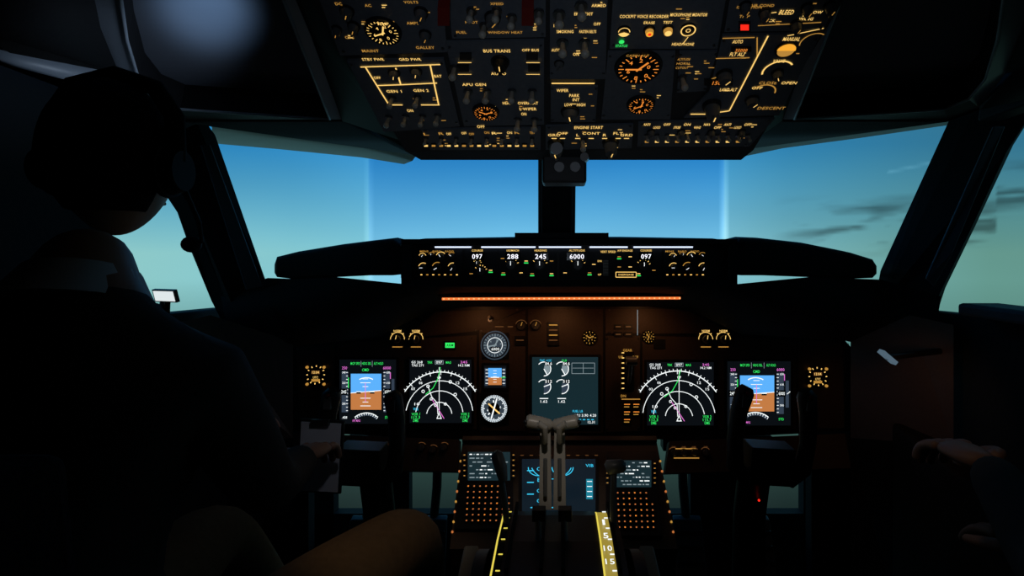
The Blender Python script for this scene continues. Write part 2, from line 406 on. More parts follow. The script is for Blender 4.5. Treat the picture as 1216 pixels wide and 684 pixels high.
for t,x,y in (('PITOT',560,26),('WINDOW HEAT',600,38),('FUEL',548,38),('XFEED',590,4)): OH.text(m,t,x,y,2.8,A2)
for i,x in enumerate(range(506,640,9)):
    if i%3!=1: OH.text(m,random.choice(['OFF','ON','L','R','TEST','AUTO']),x,157+random.random()*2,2.8,A1 if i%2 else A2,6)
    if i%2==0: OH.toggle(m,x,164,0.9)
    OH.bx(m,x-3,170,x+3,174,0,0.002,BLK); OH.rect(m,x-2.2,171,x+2.2,173,A1 if i%4 in(0,3) else A2,0.0025)
OH.text(m,'ENGINE START',699,151,3.4,A1,34)
OH.line(m,[(655,99),(706,99)],2.2,A1,0.0); 
for t,x,y,w in (('ARMED',711,6,17),('NO',661,30,7),('SMOKING',671,37,20),('FASTEN BELTS',698,37,20),('OFF',709,28,8),('EMER EXIT',693,16,22),('AUTO',660,59,10),('ON',684,64,7),('PARK',682,113,12),('INT',684,118,8),('WIPER',668,107,14),('LOW',675,124,9),('HIGH',690,124,10)): OH.text(m,t,x,y,3.4,A1,w)
for x,y in ((668,50),(694,50),(690,6),(664,16)): OH.toggle(m,x,y,1.7)
OH.knob(m,677,132,9,0.018,KN,100,A1); OH.knob(m,664,75,5,0.01,KN,60)
for i,x in enumerate((658,668,686,702,718,734,744)):
    OH.text(m,['GRD','OFF','L','CONT','R','FLT','GRD'][i],x,158 if i%2 else 160,2.8,A1); OH.line(m,[(x-3,164),(x+3,164)],1.4,A1,0.001)
OH.knob(m,660,170,8,0.028,KN,100,A1); OH.knob(m,725,169,8,0.028,KN,80,A1); 
OH.toggle(m,692,166,1.5)
OH.text(m,'COCKPIT VOICE RECORDER',765,19,3.6,A1,58); OH.text(m,'MICROPHONE MONITOR',818,17,3.6,A1,44)
OH.text(m,'ERASE',771,26.5,3,A1,13); OH.text(m,'TEST',793,26,3,A1,11); OH.text(m,'HEADPHONE',811,52,3.2,A1,26); OH.text(m,'STATUS',738,54,3,GR,14)
OH.cyl(m,771,35,7,6.5,0,0.004,BLK); OH.cyl(m,771,35,5,4.5,0.004,0.009,A2,14); OH.disc(m,771,35,4.2,AMB,0.0095); OH.disc(m,771,35,2,RED,0.010)
OH.cyl(m,793,34,7,6.5,0,0.004,BLK); OH.cyl(m,793,34,5.5,5,0.004,0.009,A2,14); OH.disc(m,793,34,4,A1,0.0095)
OH.cyl(m,817,34,9.5,9,0,0.003,BLK); OH.ring(m,817,34,7.5,9,A1,0.004); OH.ring(m,817,34,2,3,A1,0.004); OH.line(m,[(817,42),(811,50)],1,A1,0.003)
OH.cyl(m,741,36,8,7.5,0,0.003,BLK); OH.ring(m,741,36,0,7,A1,0.004,200,340); OH.ring(m,741,36,6.2,7.2,A1,0.004,0,180)
OH.disc(m,738,48,3.2,GR,0.003); 
for t,x,y in (('ALTITUDE',812,70),('HORN',811,75),('CUTOUT',810,80)): OH.text(m,t,x,y,2.6,A2,15)
OH.toggle(m,810,92,1.5); OH.knob(m,845,124,9,0.03,KN,90,A1)
OH.text(m,'BLEED',934,14,5,A1,17); OH.text(m,'AUTO',876,49,4,A1,12); OH.text(m,'FLT ALT',876,64,4,A1,18); OH.text(m,'MANUAL',940,46,4,A1,20); OH.text(m,'LAND ALT',865,106,3.4,A1,20); OH.text(m,'VALVE',925,72,3.4,A1,14)
OH.bx(m,877,25,891,36,0,0.003,BLK); OH.rect(m,879,27,889,34,RED,0.0035); OH.text(m,'TRIP',884,19,3,A2)
OH.line(m,[(912,42),(866,131)],1.8,A1,0.0012); OH.line(m,[(866,131),(838,135),(820,135)],1.8,A1,0.0012); OH.line(m,[(858,45),(896,44)],1.3,A2,0.001);OH.line(m,[(899,44),(899,66)],1.2,A2,.001); OH.line(m,[(850,69),(890,68)],1.3,A2,0.001)
OH.cyl(m,933,58,13,12,0,0.003,BLK); OH.ring(m,933,58,0,11,AMB,0.004,0,180); OH.ring(m,933,58,0,10,A2,0.004,180,360)
OH.ring(m,923,84,16,18,A1,0.001,40,200); OH.ring(m,905,110,14,15.5,A2,0.001,0,150); OH.ring(m,850,100,12,13.5,A2,0.001,60,160)
OH.knob(m,923,86,6,0.014,KN,120,A1); OH.knob(m,860,88,8,0.018,KN,60,A1); OH.knob(m,893,118,7,0.014,KN,60,A1)
OH.bx(m,836,93,870,100,0,0.003,BLK); OH.text(m,'1500',853,96.5,4,AO,14,0.004); OH.bx(m,868,55,892,60,0,0.003,BLK); OH.text(m,'35000',880,57.5,3.4,AO,14,0.004)
for t,x,y in (('AIR COND',905,6),('FLOW',968,14),('WING',957,22),('PACK',913,24),('ISOLATION',890,8),('DESCENT',916,128),('CLOSE',912,98),('OPEN',937,98),('OFF',899,104)): OH.text(m,t,x,y,3,A1 if len(t)<5 else A2)
OH.line(m,[(900,30),(975,26)],1.0,A2,0.001); OH.line(m,[(935,42),(978,33)],1.2,A1,.001); OH.line(m,[(905,16),(922,14)],1,A1,0.001)
OH.ring(m,965,50,14,15.2,A2,0.001,60,200)
for x,y in ((958,8),(985,6),(908,14),(945,28),(885,6)): OH.knob(m,x,y,6,0.015,KN,80,A2)
for i,x in enumerate(range(768,896,12)):
    OH.text(m,['ANTI','LOGO','OFF','STROBE','ON','WING','NAV','OFF'][i%8],x,151 if i%2 else 147.5,2.8,A1,8)
    OH.toggle(m,x,160,0.9)
    if x<880: OH.rect(m,x-2.2,167,x+2.2,169,A1 if i%3 else A2,0.001)
    if i%3==0: OH.knob(m,x+5,156,4,0.012,KN)
ovh=m.done()
m=M('standby_compass')
m.box(W(670,202,1.18),(0.098,0.07,0.066),BLK); m.cyl(W(661,178,1.10),W(661,176,1.02),0.014,0.012,KN); 
m.cyl(W(694,188,1.12),W(694,186,1.08),0.01,0.009,KN,12); 
m.cyl(W(664,198,1.15),W(664,198,1.13),0.012,0.011,KN,12); m.cyl(W(683,198,1.15),W(683,198,1.13),0.012,0.011,KN,12)
m.box(W(670,213,1.17),(0.08,0.03,0.012),LINER)
m.done(bevel=0.005)
# ---------------------------------------------------------------- glareshield
m=M('glareshield')
def sec(px,pt,pbm,d,back,r=6):
    a=[W(px,pbm,d+0.05),W(px,pbm,d+0.008),W(px,pbm-r*0.6,d),W(px,(pt+pbm)/2,d),W(px,pt+r*0.6,d),W(px,pt,d+0.012)]
    zt=a[-1].z
    a+=[Vector((a[-1].x,d+0.06,zt+0.006)),Vector((a[-1].x*back,d+0.42,zt-0.012))]
    return a
L=[(326,314,324,1.52,1.0),(329,305,329,1.50,1.0),(345,301,331,1.49,1.0),(400,292,329,1.475,1.0),(440,287,327,1.465,1.0),(466,284,327,1.46,1.0),(476,290,326,1.46,1.0)]
m.grid([sec(*a) for a in L],PAD)
Rr=[(870,290,326,1.46,1.0),(880,283,327,1.46,1.0),(905,284,327,1.465,1.0),(960,290,329,1.475,1.0),(1010,300,331,1.49,1.0),(1036,308,330,1.50,1.0),(1041,316,325,1.52,1.0)]
m.grid([sec(*a) for a in Rr],PAD)
Cn=[(476,292,330,1.46,1),(484,287,333,1.452,1),(500,285,334,1.45,1),(620,283,334,1.45,1),(740,283,334,1.45,1),(852,285,334,1.45,1),(866,287,333,1.452,1),(872,292,330,1.46,1)]
m.grid([sec(a[0],a[1],a[2],a[3]+0.012,1) for a in Cn],PAD)
PM=Pn((0,1.45,1.15),(0,-1,0))
for x0,y0,x1,y1 in ((478,284,874,290),(478,332,874,340),(478,288,489,336),(864,288,874,336)):
    PM.bx(m,x0,y0,x1,y1,-0.03,0.012,PAD)
m.box(W(667,281,1.5),(0.265,0.05,0.02),PAD)
up=[(262,350,1.50),(318,330,1.52),(345,331,1.5),(400,329,1.485),(487,338,1.462),(560,339,1.462),(665,339,1.462),(770,339,1.462),(868,338,1.462),(960,329,1.485),(1020,331,1.5),(1046,332,1.52),(1118,352,1.42)]
md=[(268,385,1.48),(322,362,1.47),(352,368,1.46),(410,366,1.45),(492,352,1.49),(560,350,1.5),(665,350,1.5),(770,350,1.5),(862,352,1.49),(950,366,1.45),(1012,368,1.46),(1050,372,1.47),(1112,385,1.42)]
lo=[(290,425,1.50),(345,414,1.55),(362,410,1.57),(450,400,1.6),(512,368,1.62),(560,364,1.63),(665,364,1.63),(770,364,1.63),(818,368,1.62),(880,397,1.6),(1000,404,1.57),(1040,412,1.55),(1100,430,1.42)]
m.grid([[W(*a) for a in up],[W(*a) for a in md],[W(*a) for a in lo]],PAD)
m.done()
m=M('flood_light')
m.cyl(W(525,355,1.49),W(808,354,1.49),0.0036,0.0036,FL,10)
for k in range(48):
    p=W(527+k*280/47,355-k/47,1.4865); m.ball(p,(0.0026,0.0018,0.0020),FLB,6,4)
m.box(W(666,350.5,1.5),(0.70,0.018,0.006),BLK)
m.done()
# ---------------------------------------------------------------- mode control panel
m=M('mode_control_panel')
PM.bx(m,488,291,865,332,-0.04,0.0,BLK)
for x0,x1 in ((492,549),(552,590),(592,626),(628,662),(664,706),(708,750),(752,785),(788,860)):
    PM.bx(m,x0,297,x1,331,0,0.002,OHB)
for x,t,lab,w in ((567,'097','COURSE',12),(609,'288','IAS/MACH',13),(642,'245','HEADING',13),(685,'6000','ALTITUDE',17),(767,'097','COURSE',12)):
    PM.bx(m,x-w*0.7,300,x+w*0.7,309,0.002,0.004,GLS); PM.text(m,t,x,304.6,5.6,SEGW,w,0.0048); PM.text(m,lab,x,297.5,2.4,A1,w*1.1,0.003)
PM.text(m,'VERT SPEED',722,299,2.6,A1,18,0.003); PM.text(m,'A/P ENGAGE',742,297.6,2.4,A1,18,0.003)
for x,y,r in ((571,322,4.5),(607,315,5.5),(641,315,5.5),(686,315,5.5),(764,316,5),(567,313,3)):
    PM.knob(m,x,y,r,0.014,KN,90,WH)
    for a in range(20,170,25): PM.tick(m,x,y,r*1.4,r*1.75,a,0.7,A1,0.003)
PM.bx(m,716,309,722,327,0.002,0.01,KNL); 
for k in range(5): PM.line(m,[(716,311+k*3.6),(722,311+k*3.6)],0.6,BLKM,0.0105)
PM.text(m,'DN',712,310,2.2,A1,z=.003); PM.text(m,'UP',712,326,2.2,A1,z=.003)
for i,(x,y,g) in enumerate(((560,326,0),(583,322,1),(598,325,1),(619,325,0),(597,308,0),(625,311,1),(632,326,1),(655,326,1),(655,311,0),(671,325,0),(700,325,1),(705,315,0),(735,306,1),(748,306,0),(735,318,0),(748,318,0),(776,322,0),(758,326,1))):
    PM.bx(m,x-3.5,y-2.6,x+3.5,y+2.6,0.002,0.006,BLK); PM.rect(m,x-2,y-1.6,x+2,y-0.6,A1 if i%2 else A2,0.0065)
    if g: PM.rect(m,x-2.5,y+0.6,x+2.5,y+1.8,GR,0.0065)
PM.bx(m,730,323,756,329,0.002,0.008,BLK); PM.line(m,[(731,323),(755,323),(755,329),(731,329),(731,323)],0.8,A1,0.0085)
PM.text(m,'DISENGAGE',743,326,2,A1,18,z=.009)
for ox in (0,291):
    for k,(x,y,r) in enumerate(((502,305,3),(513,303,2.5),(524,305,4),(537,304,3),(503,318,4),(520,318,4.5),(538,318,4))):
        PM.knob(m,x+ox+(6 if ox else 0),y,r,0.011,KN,60+30*k,WH)
        PM.ring(m,x+ox+(6 if ox else 0),y,r*1.35,r*1.55,A2 if k%2 else A1,0.003,20+k*10,160)
    for k in range(7):
        PM.bx(m,499+k*7+ox,324.5,503+k*7+ox,328,0.002,0.005,BLK); PM.rect(m,499.8+k*7+ox,325.5,502.2+k*7+ox,326.8,A2 if k%2 else A1,0.0055)
    for k,t in enumerate(('MINS','BARO','RADIO')): PM.text(m,t,504+k*15+ox,298.5,2.2,A2,10,0.003)
m.done()
m=M('mcp_glare_strips')  # emissive strips stand in for the bluish reflection along the panel top
for x0,x1 in ((517,560),(572,636),(640,690),(700,745),(752,822)):
    m.cyl(PM.at(x0,293.5,0.006),PM.at(x1,293.5,0.006),0.0020,0.0020,CW,8)
m.done()
# ---------------------------------------------------------------- main instrument panel
tl=math.radians(10)
IP=Pn((0,1.60,0.84),(0,-math.cos(tl),math.sin(tl)))
m=M('instrument_panel')
outl=[(342,410),(450,396),(514,362),(815,362),(880,394),(1000,400),(1018,420),(1012,512),(805,522),(530,522),(342,512)]
IP.prism(m,outl,-0.05,-0.002,BLK)
for p in ([(352,412),(398,410),(398,506),(356,506)],[(400,408),(566,398),(566,510),(400,508)],[(569,390),(624,368),(624,512),(569,511)],
          [(518,370),(620,367),(567,393),(480,402)],[(627,367),(716,367),(716,514),(627,514)],[(719,367),(812,367),(870,396),(762,396),(719,396)],
          [(719,399),(760,399),(760,512),(719,513)],[(763,399),(945,402),(945,510),(763,511)],[(948,404),(1008,408),(1006,508),(948,509)]):
    IP.prism(m,p,-0.002,0.0,PANEL)
    cx=sum(a for a,b in p)/len(p); cy=sum(b for a,b in p)/len(p)
    for a,b in p: IP.screw(m,a+(cx-a)*0.08,b+(cy-b)*0.06,1.3)
LP=Pn((0,1.54,0.62),(0,-math.cos(0.5),math.sin(0.5)))
LP.prism(m,[(342,514),(545,522),(545,560),(350,556)],-0.04,0,PANEL); LP.prism(m,[(795,524),(1015,514),(1010,556),(790,562)],-0.04,0,PANEL)
for i,x in enumerate((425,441,456,474,500,514,527)):
    LP.knob(m,x,532+(i%2)*3,4,0.014,KN); LP.ring(m,x,532+(i%2)*3,6,6.6,AD,0.001,40,120)
for i,x in enumerate((800,812,824,838,915,935,955)):
    LP.knob(m,x,538,4,0.014,KN); LP.ring(m,x,538,6,6.6,AD,0.001,40,140); LP.text(m,'OFF',x,531,2,AD)
for y,x0,x1 in ((533,802,826),(544,800,830)): LP.line(m,[(x0,y),(x1,y)],1.0,A2,0.002)
LP.toggle(m,461,530,1.0)
for x,y in ((619,387),(636,387)): IP.knob(m,x,y,5,0.012,KN,70,A2); IP.ring(m,x,y,6.5,7.2,AD,0.001,20,160)
IP.bx(m,650,382,664,410,0,0.006,BLK)
for k in range(4): IP.line(m,[(652,386+k*6),(662,386+k*6)],1.2,AD if k%2 else A2,0.0065)
for x in (588,592,603): IP.line(m,[(x,388),(x+6,388)],1,AD,0.001)
IP.toggle(m,582,380,1.2); IP.line(m,[(757,368),(757,398)],0.7,WG,0.001)
IP.bx(m,611,399,624,410,0,0.004,BLK); IP.line(m,[(613,404),(622,404)],1,AD,0.0045)
IP.bx(m,527,405,541,415,0,0.003,BLK); IP.rect(m,529,407,540,413,GR,0.0035); IP.text(m,'ARM',534.5,410,3,BLKM,8,0.004)
IP.bx(m,776,403,790,414,0,0.003,BLK); 
IP.bx(m,738,418,753,463,0,0.004,BLK); 
m.cyl(IP.at(747,455,0.0),IP.at(747,430,0.05),0.006,0.006,KN,10); m.cyl(IP.at(741,428,0.055),IP.at(753,428,0.055),0.014,0.014,KN,14)
for k in range(8): IP.line(m,[(738,419+k*6),(741,419+k*6)],1.2,A1,0.0045)
for k,(x,y) in enumerate(((737,424),(754,424),(745,416),(740,470))): IP.text(m,['UP','OFF','GEAR','DN'][k],x,y,3,A2,z=.006)
for k in range(5):
    IP.bx(m,740+(k%2)*11,478+(k//2)*9,749+(k%2)*11,485+(k//2)*9,0,0.003,BLK); IP.line(m,[(741+(k%2)*11,480+(k//2)*9),(748+(k%2)*11,480+(k//2)*9)],1.0,AO,0.0035); IP.line(m,[(741+(k%2)*11,483+(k//2)*9),(747+(k%2)*11,483+(k//2)*9)],1.0,A2,0.0035)
IP.line(m,[(738,474),(760,474)],1.0,A2,0.001)
for k in range(4):
    x=734+k%2*12; y=388+k//2*9; IP.bx(m,x-5,y-3,x+5,y+3,0,0.003,BLK); IP.line(m,[(x-3,y),(x+3,y)],1.1,AD,0.0035)
m.done()
def gobj(name,P,x,y,r,mt,nd,face=None,nt=24,num=True):
    m=M(name); gauge(P,m,x,y,r,mt,nd,nt,face=face,num=num); return m
gobj('flap_position_gauge',IP,700,401,8,A2,20,nt=12).done(); gobj('brake_pressure_gauge',IP,770,400,7,A2,120,nt=12).done()
m=gobj('altimeter',IP,588,410,14,WG,60,face=BDIAL); IP.ring(m,588,410,8.5,9.2,WH,0.0064); IP.rect(m,583,412,594,417,BLKM,0.0067); IP.text(m,'6000',588.5,414.5,3.4,WH,9,0.007); IP.ring(m,588,410,14,17,BDIAL,0.004); IP.bx(m,572,395,604,426,-0.001,0.003,BLK); m.done()
m=gobj('radio_magnetic_indicator',IP,587,485,15.5,WH,95,face=BDIAL,nt=36); IP.ring(m,587,485,12.5,15.5,WDIAL,0.0058); IP.disc(m,587,485,7,BLKM,0.0068); IP.tick(m,587,485,-12,12,75,1.6,WH,0.0072); IP.tick(m,587,485,-9,9,140,1.6,A1,0.0072)
for i in range(36): IP.tick(m,587,485,13.4,15.4,i*10,0.7,BLKM,0.0074)
IP.bx(m,570,467,604,503,-0.001,0.003,BLK); m.done()
m=M('standby_flight_display')
IP.bx(m,572,431,604,463,0,0.005,BLK); IP.rect(m,575,434,601.5,460.5,DBLK,0.0055); IP.rect(m,580,437,596,448,SKYB,0.006); IP.rect(m,580,448,596,457,GND,0.006)
IP.rect(m,576,437,579.5,458,TAPE,0.006); IP.rect(m,597,437,600.5,458,TAPE,0.006); IP.line(m,[(583,448),(593,448)],1,WH,0.0065)
for k in range(5): IP.line(m,[(577,439+k*4),(580,439+k*4)],0.7,WH,0.0065); IP.line(m,[(597,439+k*4),(600,439+k*4)],0.7,WH,0.0065); IP.line(m,[(586,440+k*3.4),(590,440+k*3.4)],0.5,WH,0.0065)
IP.text(m,'6000',598,448,2.4,GR,5,0.007); m.done()
def clock(x,y):
    m=M('clock'); k=13
    pts=[(x-k,y-k*0.6),(x-k*0.6,y-k),(x+k*0.6,y-k),(x+k,y-k*0.6),(x+k,y+k*0.6),(x+k*0.6,y+k),(x-k*0.6,y+k),(x-k,y+k*0.6)]
    IP.prism(m,pts,0,0.006,BLK); 
    for i in range(12): IP.tick(m,x,y-1,9.2,11,i*30,1.1,A1,0.0065)
    IP.rect(m,x-5,y-6,x+5,y-2,AD,0.0066); IP.text(m,'12:04',x,y-4,3,A1,8,0.007); IP.text(m,'UTC',x,y+2,2.6,A1,6,.007); IP.rect(m,x-5,y+4,x+5,y+7,A2,0.0066)
    for dx in(-10,10):
        for dy in (-10,10): IP.cyl(m,x+dx,y+dy,1.8,1.6,0.006,0.010,A2,8)
    m.done()
clock(376,446); clock(970,448)
for cx in (472,494,838,859):
    m=M('source_selector'); IP.knob(m,cx,403,5,0.016,KN,80,A1); IP.ring(m,cx,403,8,8.7,A1,0.001,0,180); IP.text(m,'NORM',cx,393,2.6,A1,9); IP.tick(m,cx,403,8,10,45,1.0,A1,0.0012); IP.tick(m,cx,403,8,10,135,1.0,A1,0.0012); 
    IP.line(m,[(cx-6,412),(cx+6,412)],1.0,A2,0.001); m.done()
# ---------------------------------------------------------------- displays
def frame(m,P,x0,y0,x1,y1,scr=DBLK,b=3):
    P.bx(m,x0-b,y0-b,x1+b,y1+b,0,0.005,BLK)
    P.rect(m,x0,y0,x1,y1,scr,0.0054)
    for a,c in ((x0-b,y0-b),(x1+b,y0-b),(x0-b,y1+b),(x1+b,y1+b)): P.cyl(m,a+(2 if a<x0 else -2),c+(2 if c<y0 else -2),1.0,0.9,0.005,0.0065,SCREW,6)
def pfd(x0,y0,x1,y1):
    m=M('primary_flight_display'); frame(m,IP,x0,y0,x1,y1); w=x1-x0; h=y1-y0
    X=lambda f:x0+f*w; Y=lambda f:y0+f*h; z=0.0058
    IP.flat(m,[(X(.2),Y(.22)),(X(.74),Y(.22)),(X(.74),Y(.48)),(X(.2),Y(.52))],SKYB,z)
    IP.flat(m,[(X(.2),Y(.52)),(X(.74),Y(.48)),(X(.74),Y(.78)),(X(.2),Y(.78))],GND,z)
    IP.line(m,[(X(.2),Y(.52)),(X(.74),Y(.48))],0.8,WH,z+.0004)
    for k,fy in enumerate((.3,.36,.42,.6,.66,.72)):
        ww=.09 if k%2 else .05; IP.line(m,[(X(.46-ww),Y(fy)),(X(.46+ww),Y(fy))],0.7,WH,z+.0004)
    IP.flat(m,[(X(.3),Y(.505)),(X(.38),Y(.505)),(X(.38),Y(.53)),(X(.3),Y(.53))],BLKM,z+.0006); IP.flat(m,[(X(.54),Y(.505)),(X(.62),Y(.505)),(X(.62),Y(.53)),(X(.54),Y(.53))],BLKM,z+.0006)
    IP.line(m,[(X(.3),Y(.5)),(X(.39),Y(.5))],0.8,WH,z+.001); IP.line(m,[(X(.53),Y(.5)),(X(.62),Y(.5))],0.8,WH,z+.001)
    IP.line(m,[(X(.46),Y(.36)),(X(.46),Y(.66))],0.7,MG,z+.0008)
    IP.ring(m,X(.46),Y(.5),w*.235,w*.25,WH,z+.0004,60,120)
    IP.rect(m,X(.04),Y(.18),X(.15),Y(.82),TAPE,z); IP.rect(m,X(.78),Y(.18),X(.89),Y(.82),TAPE,z); IP.rect(m,X(.92),Y(.3),X(.97),Y(.72),TAPE,z)
    for k in range(12):
        fy=.2+k*.054; IP.line(m,[(X(.12),Y(fy)),(X(.15),Y(fy))],0.7,WH,z+.0004); IP.line(m,[(X(.78),Y(fy)),(X(.81),Y(fy))],0.7,WH,z+.0004)
        if k%3==0:
            IP.text(m,str(260+20*(4-k//3)),X(.08),Y(fy),2.4,WH,4,z+.0005); IP.text(m,str(6200-100*(k//3)),X(.86),Y(fy),2.4,WH,4.4,z+.0005)
    IP.rect(m,X(.02),Y(.45),X(.14),Y(.55),BLKM,z+.0008); IP.text(m,'245',X(.08),Y(.5),4,WH,6,z+.0012)
    IP.rect(m,X(.79),Y(.45),X(.92),Y(.55),BLKM,z+.0008); IP.text(m,'6000',X(.855),Y(.5),4,WH,7,z+.0012)
    IP.text(m,'250',X(.09),Y(.13),3.4,MG,6,z); IP.text(m,'6000',X(.84),Y(.13),3.4,MG,9,z)
    for k,(t,f) in enumerate((('MCP SPD',.28),('HDG SEL',.48),('ALT HOLD',.69))): IP.text(m,t,X(f),Y(.06),3.0,GR,11,z)
    IP.line(m,[(X(.38),Y(.02)),(X(.38),Y(.11))],0.5,WG,z); IP.line(m,[(X(.58),Y(.02)),(X(.58),Y(.11))],0.5,WG,z)
    IP.text(m,'CMD',X(.46),Y(.16),3.2,GR,8,z); IP.line(m,[(X(.16),Y(.28)),(X(.16),Y(.44))],1,GR,z+.0005)
    IP.ring(m,X(.46),Y(1.12),w*.27,w*.32,TAPE,z,50,130); IP.ring(m,X(.46),Y(1.12),w*.31,w*.325,WH,z+.0004,50,130)
    for a in range(50,131,8): IP.tick(m,X(.46),Y(1.12),w*.28,w*.31,a,0.6,WH,z+.0004)
    IP.text(m,'097 MAG',X(.3),Y(.95),2.6,MG,9,z+.0005); IP.text(m,'STD',X(.85),Y(.9),3,GR,6,z)
    IP.text(m,'.408',X(.09),Y(.9),3,WH,6,z)
    IP.line(m,[(X(.9),Y(.2)),(X(.9),Y(.3))],0.9,MG,z+.0005); IP.line(m,[(X(.94),Y(.51)),(X(.99),Y(.47))],0.8,WH,z+.0005)
    m.done()
pfd(404,427,471,503); pfd(863,429,938,505)
def nd(x0,y0,x1,y1):
    m=M('navigation_display'); frame(m,IP,x0,y0,x1,y1); w=x1-x0;h=y1-y0
    X=lambda f:x0+f*w; Y=lambda f:y0+f*h; z=0.0058; cx=X(.48); cy=Y(.88)
    for r in (.2,.38,.54): IP.ring(m,cx,cy,w*r,w*r+0.8,WH,z,8,172,36)
    IP.ring(m,cx,cy,w*.68,w*.68+1.1,WH,z,33,147,40)
    for a in range(35,147,5):
        IP.tick(m,cx,cy,w*(.68 if a%15 else .64),w*.72,a,0.7,WH,z)
    for a,t in ((60,'12'),(90,'09'),(120,'06'),(45,'15'),(135,'03')): IP.text(m,t,cx+math.cos(math.radians(a))*w*.60,cy-math.sin(math.radians(a))*w*.61,3,WH,4.2,z)
    IP.line(m,[(cx,cy),(cx,Y(.12))],0.7,WH,z); IP.line(m,[(cx-w*.02,cy-w*.02),(cx-w*.03,cy-w*.2),(cx-w*.12,cy-w*.3),(X(.3),Y(.42))],0.8,WH,z+.0003)
    IP.line(m,[(X(.26),Y(.55)),(X(.38),Y(.45)),(X(.46),Y(.3)),(X(.5),Y(.12))],0.8,GR,z+.0003)
    IP.line(m,[(X(.36),Y(.62)),(X(.44),Y(.74)),(X(.56),Y(.93))],0.8,MG,z+.0003)
    IP.flat(m,[(cx,cy-4),(cx+3.2,cy+4),(cx-3.2,cy+4)],WH,z+.0006); IP.flat(m,[(cx,cy-1.5),(cx+1.9,cy+3),(cx-1.9,cy+3)],DBLK,z+.0009)
    IP.rect(m,cx-5,Y(.01),cx+5,Y(.075),WG,0.0058); IP.rect(m,cx-4.4,Y(.02),cx+4.4,Y(.068),DBLK,z+.0003); IP.text(m,'097',cx,Y(.043),3,WH,7,z+.0006); IP.text(m,'TRK',cx-11,Y(.045),2.8,GR,6,z); IP.text(m,'MAG',cx+11,Y(.045),2.8,GR,6,z)
    IP.text(m,'GS 268',X(.12),Y(.04),2.8,WH,13,z); IP.text(m,'TAS 271',X(.13),Y(.09),2.8,WH,14,z); IP.text(m,'245',X(.88),Y(.04),2.8,MG,8,z); IP.text(m,'14.2 NM',X(.88),Y(.09),2.8,WH,13,z)
    for k,(fx,fy,c,t) in enumerate(((.1,.86,GR,'VOR 1'),(.1,.91,GR,'112.3'),(.1,.96,GR,'DME'),(.9,.86,GR,'VOR 2'),(.9,.91,GR,'115.7'),(.9,.96,GR,'DME'),(.12,.7,WH,'10'),(.1,.78,CY_,'WXR'))): IP.text(m,t,X(fx),Y(fy),3.2,c,10 if len(t)>3 else 6,z)
    for fx,fy in ((.3,.42),(.66,.35),(.74,.55),(.22,.5)):
        IP.ring(m,X(fx),Y(fy),1.2,2,WH,z+.0003,n=8)
    for fx,fy in ((.35,.62),(.58,.7),(.42,.72)): IP.ring(m,X(fx),Y(fy),1,1.8,WH,z+.0003,n=6)
    m.done()
nd(487,427,560,502); nd(768,430,847,505)
m=M('engine_display'); frame(m,IP,632,424,710,504,DTL)
z=0.0058
for x,y in ((646,438),(667,438),(646,459),(667,459)):
    IP.ring(m,x,y,7.6,8.6,WH,z,-90,140,20); IP.ring(m,x,y,0,7.2,WG if y<450 else TAPE,z,-60 if y<450 else -90,80,16)
    IP.tick(m,x,y,0,8,-60 if y<450 else 20,1,WH,z+.0004); IP.rect(m,x+1,y-8.5,x+10,y-4,BLKM,z+.0003); IP.text(m,'84.6' if y<450 else '512',x+5.5,y-6.3,3.4,WH,8,z+.0006)
for x in (646,667):
    IP.line(m,[(x-5,473),(x+5,473)],1.0,WH,z); IP.text(m,'1.62',x,476.5,3,WH,8,z)
IP.text(m,'TAT +12C',648,428,2.6,CY_,14,z); IP.text(m,'CLB',670,428,2.6,GR,6,z)
for yy in (431,443.5): IP.line(m,[(679,yy),(706,yy)],0.6,WG,z)
for xx in (679,692.5,706): IP.line(m,[(xx,431),(xx,443.5)],0.6,WG,z)
IP.line(m,[(680,437),(705,437)],0.5,WG,z)
for k in range(3): IP.text(m,['4.21','3.90','4.20'][k],685+k*9.5,493,3.2,WH,7.5,z)
for k in range(5): IP.line(m,[(682+k*5,498),(685+k*5,498)],1,CY_,z)
IP.text(m,'FUEL LB',686,488,2.6,CY_,12,z+.0005); IP.text(m,'12.31',702,501,3,WH,8,z)
m.done()
# ---------------------------------------------------------------- pedestal forward panel
e1=W(665,525,1.40); e2=W(665,652,1.12)
FP=Pn.tri(e1,e2,e1+Vector((1,0,0)))
m=M('center_pedestal')
FP.prism(m,[(549,526),(780,526),(805,652),(534,652)],-0.06,0,PANEL)
FP.prism(m,[(549,526),(780,526),(779,521),(550,521)],-0.05,0.01,BLK)
a=FP.at(549,530,-0.05); b=FP.at(780,530,-0.05); c_=FP.at(805,652,-0.05); d_=FP.at(534,652,-0.05)
for u,v in ((a,d_),(b,c_)):
    m.add([u,v,Vector((v.x,v.y,0)),Vector((u.x,u.y,0))],[[0,1,2,3]],BLK)
m.add([a,b,Vector((b.x,b.y,0)),Vector((a.x,a.y,0))],[[0,1,2,3]],BLK); m.add([d_,c_,Vector((c_.x,c_.y,0)),Vector((d_.x,d_.y,0))],[[0,1,2,3]],BLK)
for k in range(9): FP.line(m,[(618+k*11,541),(622+k*11,541)],1.1,AD,0.001)
for i in range(8):
    for sx in (547-i*1.4,784+i*2.2): FP.cyl(m,sx,548+i*12,1.4,1.1,0,0.003,KEYL if i%2 else A2,8)
m.done()
